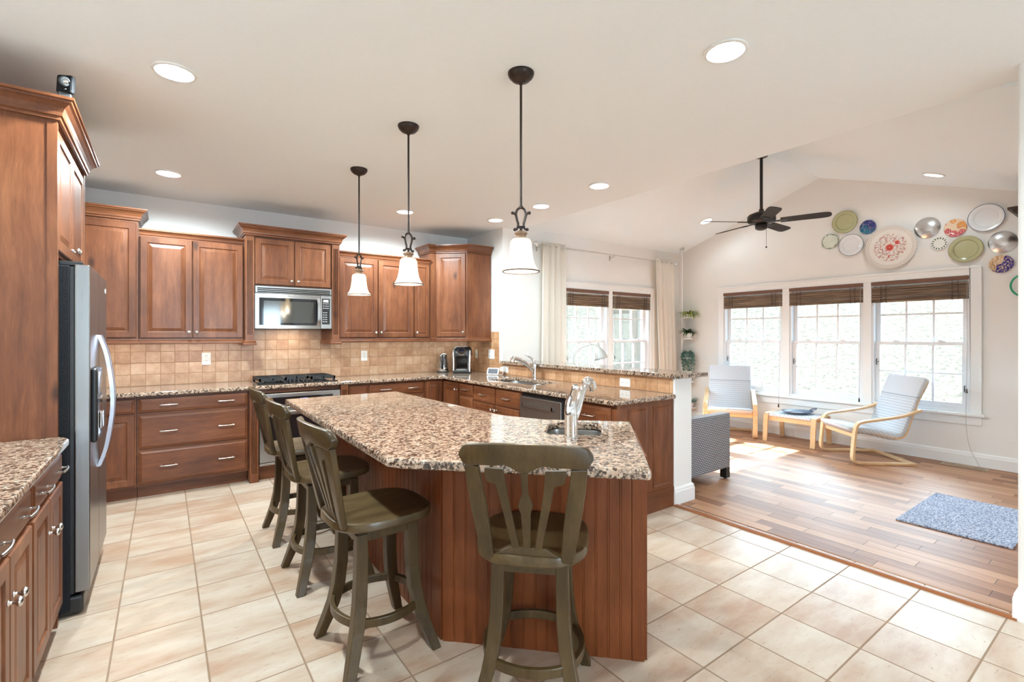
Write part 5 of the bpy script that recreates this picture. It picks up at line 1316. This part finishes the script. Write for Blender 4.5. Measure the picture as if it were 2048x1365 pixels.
tm = lambda r, z, a: V((tx, ty, tz))+sf*(0.155*r*cos(a))+sr*(0.185*r*sin(a))+EZ*z
m = MB(); m.loft([[tm(r, z, 2*pi*k/32) for k in range(32)] for r, z in ((0.01, 0.0), (0.62, 0.0), (0.85, 0.012), (1.0, 0.034), (1.02, 0.034), (0.87, 0.016), (0.63, 0.005), (0.01, 0.005))], True, False)
build('dish', m, DKBLUE, t, smooth=True)
m = MB(); hc = V((tx, ty, tz))+sr*0.205+EZ*0.036; m.tube([hc+sr*(0.040*cos(a))+sf*(0.030*sin(a))+EZ*(0.015+0.012*cos(a)) for a in [2*pi*k/20 for k in range(20)]], 0.006, 8, True)
build('loop_handle', m, DKBLUE, t, smooth=True)
pm = MB(); pm.loft([[tm(0.55*x, z, 0)*0+V((tx, ty, tz))+sr*(0.105*x)+sf*(0.070*y)+EZ*z for x, y in ((-1.0, -0.7), (0.2, -1.0), (1.1, -0.55), (0.7, 0.6), (-0.4, 0.9))] for z in (0.0062, 0.0082)])
tag(build('folded_paper', pm, WHITEP, loc=(tx, ty, tz+0.006)), 'white folded paper lying in the slate blue tray', 'paper')

# floor lamp behind the bar
lx, ly = 4.23, 4.52
t = thing('floor_lamp', 'grey gooseneck floor lamp with a ribbed shade behind the bar top', 'floor lamp', (lx, ly, 0.0045))
build('base', MB().lathe([(0.12, 0.0045), (0.12, 0.018), (0.105, 0.028), (0.001, 0.030)], (lx, ly, 0), 28), GREYM, t, smooth='auto')
top = V((lx, ly, 0)); tip = V((lx+0.255, ly-0.165, 1.262))
build('stem', MB().tube(smoothpath([top+EZ*0.025, top+EZ*0.6, top+EZ*1.06, top+EZ*1.14+sr*0.02, top+EZ*1.215+sr*0.09, top+EZ*1.255+sr*0.20, tip], 6), 0.0075, 10), GREYM, t, smooth='auto')
ad = (V((0.22, -0.16, -1))).normalized(); aa = ad.orthogonal().normalized(); ab = ad.cross(aa); m = MB(); L = []
for r, z in ((0.012, -0.030), (0.022, -0.024), (0.026, 0.0), (0.028, 0.035), (0.045, 0.065), (0.066, 0.11), (0.082, 0.165), (0.088, 0.190), (0.085, 0.190), (0.060, 0.11), (0.040, 0.065), (0.004, 0.05)):
    L.append([tip+ad*z+(aa*cos(2*pi*k/64)+ab*sin(2*pi*k/64))*(r*(1+(0.035*cos(2*pi*k/4) if z > 0.04 and r > 0.03 else 0))) for k in range(64)])
build('lamp_shade', m.loft(L, True, False), GREYM, t, smooth=True, fix=False)
build('bulb', MB().sphere(tip+ad*0.12, 0.028, 12, 8), WHITEP, t, smooth=True)

# ------------------------------------------------------------------ plant pole and plants
px_, py_ = 6.745, 4.68
t = thing('plant_pole', 'white tension pole with small shelves in the sunroom corner', 'plant stand', (px_, py_, 0.0045))
zt = gab(py_)
build('pole', MB().tube([(px_, py_, 0.012), (px_, py_, zt-0.03)], 0.0135, 12), WHITEP, t, smooth='auto')
build('floor_foot', MB().lathe([(0.035, 0.0045), (0.035, 0.012), (0.016, 0.022)], (px_, py_, 0), 16), WHITEP, t, smooth='auto')
m = MB(); a_ = SL
m.loft([[(px_+0.035*cos(2*pi*k/16), py_+0.035*sin(2*pi*k/16), gab(py_+0.035*sin(2*pi*k/16))-0.0005) for k in range(16)], [(px_+0.03*cos(2*pi*k/16), py_+0.03*sin(2*pi*k/16), zt-0.032) for k in range(16)]])
build('ceiling_foot', m, NICKEL, t, smooth='auto')
SH = [(1.655, 0.065, -0.085), (1.315, 0.035, -0.09), (1.005, 0.02, -0.095), (0.63, 0.05, -0.09), (0.215, 0.075, -0.10)]
for z, ox_, oy_ in SH:
    build('shelf', MB().lathe([(0.070, z), (0.075, z+0.002), (0.075, z+0.016), (0.071, z+0.020), (0.068, z+0.008), (0.001, z+0.008)], (px_+ox_, py_+oy_, 0), 22).tube([(px_, py_, z+0.005), (px_+ox_*0.6, py_+oy_*0.6, z+0.005)], 0.010, 8), WHITEP, t, smooth='auto')
def leafblade(m, base, d, L, w, droop, rnd, n=5):
    d = V(d).normalized(); s = d.cross(EZ).normalized(); a, b = [], []
    p = V(base); el = d.copy()
    for i in range(n+1):
        f = i/n; ww = w*sin(pi*min(1, 0.12+f*0.88))**0.8
        a.append(p+s*ww*0.5); b.append(p-s*ww*0.5); p = p+el*L/n; el = (el-EZ*droop/n).normalized()
    vs_ = a+b; fs = [(i, i+1, n+2+i, n+1+i) for i in range(n)]
    m.add(vs_, fs)
def plant(name, label, k, pot_r, pot_h, style, mat, seed, pot=True):
    z, ox_, oy_ = SH[k]; rnd = random.Random(seed); c = V((px_+ox_, py_+oy_, z+0.0085))
    t = thing('potted_plant', label, 'plant', c)
    build('pot', MB().lathe([(pot_r*0.75, 0), (pot_r*0.95, pot_h*0.8), (pot_r, pot_h), (pot_r*0.9, pot_h), (pot_r*0.86, pot_h*0.85), (0.001, pot_h*0.82)], c, 22), POT, t, smooth='auto')
    build('soil', MB().lathe([(pot_r*0.87, pot_h*0.86), (0.001, pot_h*0.9)], c, 18), SOIL, t)
    m = MB(); sm = MB(); o_ = c+EZ*pot_h*0.88
    if style == 'spider':
        for i in range(90):
            a = rnd.uniform(0, 2*pi); e = rnd.uniform(0.2, 1.3)
            leafblade(m, o_+V((cos(a), sin(a), 0))*0.02, (cos(a), sin(a), e), rnd.uniform(.14, .22), rnd.uniform(.014, .022), rnd.uniform(1.4, 2.6), rnd)
    elif style == 'fern':
        for i in range(64):
            a = rnd.uniform(0, 2*pi); e = rnd.uniform(0.4, 1.6)
            leafblade(m, o_+V((cos(a), sin(a), 0))*0.015, (cos(a), sin(a), e), rnd.uniform(.13, .19), rnd.uniform(.022, .032), rnd.uniform(0.9, 2.0), rnd)
    elif style == 'trail':
        for i in range(30):
            a = rnd.uniform(0, 2*pi); R = rnd.uniform(.05, .10); drop = rnd.uniform(.05, .27)
            pts = smoothpath([o_, o_+V((cos(a)*R*.7, sin(a)*R*.7, .035)), o_+V((cos(a)*R, sin(a)*R, -.03)), o_+V((cos(a)*R*1.05, sin(a)*R*1.05, -.03-drop))], 5)
            sm.tube(pts, 0.0014, 4)
            for p in pts[3:]:
                for s in range(2): leafblade(m, p, (rnd.uniform(-1, 1), rnd.uniform(-1, 1), rnd.uniform(-.6, .3)), rnd.uniform(.035, .055), .020, .8, rnd, 3)
    elif style == 'vine':
        for i in range(5):
            a = rnd.uniform(0, 2*pi) if i else 2.4; R = rnd.uniform(.05, .09)
            pts = smoothpath([o_, o_+V((cos(a)*R*.6, sin(a)*R*.6, .05)), o_+V((cos(a)*R, sin(a)*R, rnd.uniform(.0, .10))), o_+V((cos(a)*R*1.3, sin(a)*R*1.3, rnd.uniform(.02, .24)))], 4)
            sm.tube(pts, 0.002, 4)
            for p in pts[2::2]: leafblade(m, p, (rnd.uniform(-1, 1), rnd.uniform(-1, 1), rnd.uniform(-.1, .6)), rnd.uniform(.045, .065), .045, .7, rnd, 4)
    else:
        for i in range(26):
            a = rnd.uniform(0, 2*pi); e = rnd.uniform(0.2, 1.4); L_ = rnd.uniform(.05, .12)
            tip_ = o_+V((cos(a), sin(a), e)).normalized()*L_; sm.tube([o_, tip_], 0.0018, 4)
            leafblade(m, tip_, (cos(a), sin(a), 0.2), rnd.uniform(.05, .075), .04, 1.0, rnd, 4)
    if sm.v: build('stems', sm, mat, t)
    build('foliage', m, mat, t, fix=False, smooth=True)
    return t
plant('p', 'spider plant with yellow-green striped leaves on the topmost pole shelf', 0, 0.055, 0.055, 'spider', LEAF1, 11)
plant('p', 'dark green fern in a white pot on the second pole shelf', 1, 0.062, 0.090, 'fern', LEAF2, 12)
plant('p', 'blue-green trailing plant hanging from the third pole shelf', 2, 0.055, 0.075, 'trail', LEAF3, 13)
plant('p', 'round-leaved vine just above the bar top end', 3, 0.050, 0.070, 'vine', LEAF4, 14)
tq = plant('p', 'bushy blue-green plant in a white pot on the lowest pole shelf, beside the column', 4, 0.058, 0.085, 'bush', LEAF3, 15)
build('saucer', MB().lathe([(0.052, 0.0), (0.066, 0.010), (0.062, 0.010), (0.050, 0.002)], V((px_+SH[4][1], py_+SH[4][2], SH[4][0]+0.0085)), 20), REDTRAY, tq, smooth='auto', fix=False)

# ------------------------------------------------------------------ doormat, floor vent, wall things
tag(build('doormat', MB().box(4.417, 0.625, 0.0045, 5.42, 1.237, 0.018), RUG, bevel=0.004, loc=(4.9, 0.93, 0.0045)), 'blue-grey pile doormat on the plank floor', 'doormat')
t = thing('floor_vent', 'tan slotted floor register under the corded window', 'vent', (6.79, 1.318, 0.0045))
build('frame', frame4(MB(), lambda u, d, z: (z, u, 0.0045+d), 1.135, 1.50, 6.735, 6.850, 0.0, 0.005, 0.014, 0.014, 0.014), GRILLE, t, bevel=0.001)
build('duct', MB().box(6.745, 1.145, 0.0042, 6.84, 1.49, 0.0049), BLACK, t)
m = MB()
for i in range(22): m.box(6.748, 1.150+i*0.0155, 0.0048, 6.837, 1.158+i*0.0155, 0.0085)
build('louvres', m, GRILLE, t)

def plate(name, label, y, z, r, mat, deep=0.10, tilt=0.0, prof=None, cat='plate', rz=None, n=48):
    prof = prof or [(0.01, 0.0), (0.62, 0.0), (0.66, 0.012), (0.72, deep*0.55), (0.97, deep), (1.0, deep*1.02), (1.0, deep*0.85), (0.72, deep*0.25), (0.6, -0.06), (0.01, -0.06)]
    m = MB(); M3 = Matrix(((0, 0, -1), (1, 0, 0), (0, 1, 0)))
    m.lathe([(a, b) for a, b in prof], (0, 0, 0), n, M3, True)
    o = build(name, m, mat, smooth='auto', loc=(0, 0, 0))
    zmin = min(b for a, b in prof)
    o.location = (XE-0.004+zmin*r, y, z); o.scale = (r, r, rz or r); WL[o.as_pointer()] = V((0, 0, 0))
    return tag(o, label, cat, 'decorative plates above the triple window')
def M_rim(col, band, base):
    def f(t, r, an, x, y):
        k = t.M('GREATER_THAN', r, band); return t.mix(k, base, col)
    return f
SAGE = plate_mat('sage_green_glaze', srgb(186, 184, 128), lambda t, r, an, x, y: t.mix(t.M('GREATER_THAN', r, 0.96), t.mix(t.M('LESS_THAN', t.M('ABSOLUTE', t.M('SUBTRACT', r, 0.70)), 0.025), srgb(182, 181, 140), srgb(146, 145, 106)), srgb(150, 140, 96)))
WBLUE = plate_mat('white_enamel_blue_rim', (0.8, 0.8, 0.8), lambda t, r, an, x, y: t.mix(t.M('GREATER_THAN', r, 0.965), t.mix(t.M('LESS_THAN', t.M('ABSOLUTE', t.M('SUBTRACT', r, 0.66)), 0.012), (0.80, 0.81, 0.83), (0.60, 0.62, 0.66)), (0.05, 0.06, 0.14)))
def f_platter(t, r, an, x, y):
    v = t.comb(x, y, 0.0)
    n1 = t.noise(v, 9, 3, 0.7); n2 = t.noise(v, 17, 2, 0.6)
    dots = t.M('MULTIPLY', t.M('GREATER_THAN', n1, 0.52), t.M('LESS_THAN', r, 0.64))
    hue = t.ramp(n2, [(0.38, srgb(150, 160, 130)), (0.5, srgb(214, 120, 120)), (0.62, srgb(150, 90, 90))])
    c = t.mix(t.M('MULTIPLY', dots, 0.8), srgb(236, 230, 222), hue)
    def blob(c, bx, by, br, col, col2):
        d = t.M('SQRT', t.M('ADD', t.M('POWER', t.M('SUBTRACT', x, bx), 2.0), t.M('POWER', t.M('SUBTRACT', y, by), 2.0)))
        wob = t.M('ADD', d, t.M('MULTIPLY', n1, br*0.5))
        c = t.mix(t.M('LESS_THAN', wob, br*1.28), c, col2); return t.mix(t.M('LESS_THAN', t.M('ABSOLUTE', t.M('SUBTRACT', wob, br*0.75)), br*0.22), c, col)
    c = blob(c, 0.03, 0.0, 0.16, srgb(196, 60, 56), srgb(226, 128, 116)); c = blob(c, -0.26, 0.20, 0.095, srgb(196, 60, 56), srgb(226, 140, 126)); c = blob(c, 0.06, -0.40, 0.045, srgb(190, 70, 66), srgb(220, 130, 120))
    lat = t.M('ABSOLUTE', t.M('SINE', t.M('ADD', t.M('MULTIPLY', an, 22.0), t.M('MULTIPLY', r, 40.0))))
    lat2 = t.M('ABSOLUTE', t.M('SINE', t.M('SUBTRACT', t.M('MULTIPLY', an, 22.0), t.M('MULTIPLY', r, 40.0))))
    ring = t.M('MULTIPLY', t.M('GREATER_THAN', r, 0.82), t.M('LESS_THAN', t.M('MINIMUM', lat, lat2), 0.22))
    return t.mix(t.M('MULTIPLY', ring, 0.85), c, srgb(150, 132, 124))
PLATTER = plate_mat('cream_floral_platter', (0.8, 0.78, 0.74), f_platter)
def f_fan(t, r, an, x, y):
    v = t.comb(x, y, 0.0)
    e = t.n('TexVoronoi', 0, _props={'feature': 'DISTANCE_TO_EDGE'}, Vector=v, Scale=1.5, Randomness=0.55)
    w = t.M('SINE', t.M('MULTIPLY', t.n('TexVoronoi', 0, Vector=v, Scale=1.5, Randomness=0.55), 24.0))
    c = t.mix(t.n('MapRange', Value=t.M('SUBTRACT', y, t.M('MULTIPLY', x, 0.8)), _1=-0.5, _2=0.5, _3=0.0, _4=1.0), srgb(40, 150, 170), srgb(44, 60, 140))
    c = t.mix(t.M('GREATER_THAN', w, 0.35), c, srgb(24, 28, 78))
    return t.mix(t.M('LESS_THAN', e, 0.07), c, srgb(110, 104, 150))
BLUEFAN = plate_mat('blue_teal_glaze', (0.1, 0.1, 0.4), f_fan)
def f_mint(t, r, an, x, y):
    n1 = t.noise(t.comb(x, y, 0.0), 4.5, 3, 0.6)
    edge = t.M('GREATER_THAN', t.M('ADD', r, t.M('MULTIPLY', t.M('SUBTRACT', n1, 0.5), 1.0)), 0.92)
    c = t.mix(t.M('GREATER_THAN', n1, 0.58), srgb(220, 226, 214), srgb(196, 208, 190)); return t.mix(edge, c, srgb(104, 132, 104))
MINT = plate_mat('mint_floral_china', (0.7, 0.75, 0.7), f_mint)
def f_dash(t, r, an, x, y):
    d = t.M('MULTIPLY', t.M('GREATER_THAN', t.M('ADD', t.M('SINE', t.M('MULTIPLY', an, 15.0)), t.M('MULTIPLY', t.noise(t.comb(x, y, 0.0), 6, 2), 0.8)), 0.55), t.M('MULTIPLY', t.M('GREATER_THAN', r, 0.66), t.M('LESS_THAN', r, 0.88)))
    return t.mix(d, srgb(232, 232, 226), srgb(66, 86, 62))
DASH = plate_mat('white_china_green_dashes', (0.8, 0.8, 0.78), f_dash)
def f_red(t, r, an, x, y):
    v = t.comb(x, y, 0.0); a = t.n('TexVoronoi', 0, Vector=v, Scale=1.6, Randomness=0.7); n1 = t.noise(v, 9, 3, 0.7)
    col = t.mix(t.M('GREATER_THAN', t.M('ADD', y, t.M('MULTIPLY', x, -0.6)), 0.15), srgb(196, 52, 82), srgb(214, 138, 60))
    k = t.M('MULTIPLY', t.M('LESS_THAN', a, 0.60), t.M('GREATER_THAN', n1, 0.45)); return t.mix(k, srgb(232, 206, 176), col)
REDF = plate_mat('crimson_floral_china', (0.7, 0.3, 0.3), f_red)
def f_iris(t, r, an, x, y):
    v = t.comb(x, y, 0.0); n1 = t.noise(v, 5, 4, 0.75); n0 = t.noise(v, 1.7, 2)
    c = t.mix(t.M('GREATER_THAN', n1, 0.52), srgb(226, 196, 160), srgb(168, 120, 76))
    k = t.M('MULTIPLY', t.M('GREATER_THAN', n1, 0.46), t.M('GREATER_THAN', t.M('SUBTRACT', n0, t.M('MULTIPLY', t.M('ADD', x, t.M('MULTIPLY', y, 0.5)), 0.55)), 0.42))
    return t.mix(k, c, srgb(48, 40, 132))
IRIS = plate_mat('tan_plate_indigo_flowers', (0.4, 0.3, 0.4), f_iris)
BOWLP = [(0.01, 0.02), (0.30, 0.03), (0.62, 0.10), (0.90, 0.27), (1.0, 0.34), (1.0, 0.36), (0.92, 0.30), (0.60, 0.13), (0.30, 0.06), (0.01, 0.05)]
BOWLP = [(r, -z+0.38) for r, z in BOWLP]
plate('wall_plate', 'sage green rimmed plate hanging nearest the fan blade', 2.452, 2.800, 0.140, SAGE)
plate('wall_plate', 'small blue and teal patterned plate hanging left of the big floral platter', 2.210, 2.692, 0.086, BLUEFAN, 0.06)
plate('wall_plate', 'small pale mint plate with a scalloped floral edge, leftmost on the wall', 2.618, 2.583, 0.095, MINT, 0.06)
plate('wall_plate', 'round white plate with a thin blue rim below the first sage plate', 2.384, 2.500, 0.135, WBLUE)
plate('wall_platter', 'large cream platter with red flowers and a lattice border', 1.985, 2.412, 0.250, PLATTER, 0.06, cat='platter')
plate('wall_bowl', 'hammered silver bowl hanging right of the big floral platter', 1.650, 2.585, 0.116, ALU, prof=BOWLP, cat='bowl')
plate('wall_plate', 'tiny white plate with a green dashed border', 1.548, 2.392, 0.074, DASH, 0.06)
plate('wall_plate', 'crimson and orange flowered plate between the silver bowl and the white oval plate', 1.415, 2.540, 0.094, REDF, 0.05)
plate('wall_plate', 'sage green rimmed plate just above the window casing', 1.330, 2.297, 0.140, SAGE)
plate('wall_plate', 'white oval blue-rimmed plate, highest of the group', 1.173, 2.600, 0.142, WBLUE)
plate('wall_bowl', 'hammered silver bowl hanging above the indigo-flowered plate', 1.053, 2.332, 0.110, ALU, prof=BOWLP, cat='bowl')
plate('wall_plate', 'tan plate with indigo flowers right of the window casing', 1.063, 2.110, 0.092, IRIS, 0.05)
plate('wall_plate', 'white plate with a thick green ring, half hidden by the right wall', 0.880, 1.878, 0.122, plate_mat('white_glaze_green_ring', (0.75, 0.75, 0.72), lambda t, r, an, x, y: t.mix(t.M('GREATER_THAN', r, 0.86), (0.74, 0.74, 0.70), srgb(20, 150, 104))), 0.08)
t = thing('wall_shelf', 'dark carved wooden wall shelf corner showing beside the right wall', 'shelf', (6.3, YS, 2.40))
m = MB(); m.box(6.10, YS, 2.500, 6.75, YS+0.44, 2.525); build('ledge', m, DARKWOOD, t, bevel=0.004)
for x in (6.16, 6.66):
    pl = [(0.0, 2.500), (0.415, 2.500), (0.40, 2.47), (0.365, 2.44), (0.350, 2.40), (0.345, 2.36), (0.0, 2.30)]
    build('corbel', MB().prism(pl, lambda a, b: (x-0.02, YS+a, b), lambda a, b: (x+0.02, YS+a, b)), DARKWOOD, t)
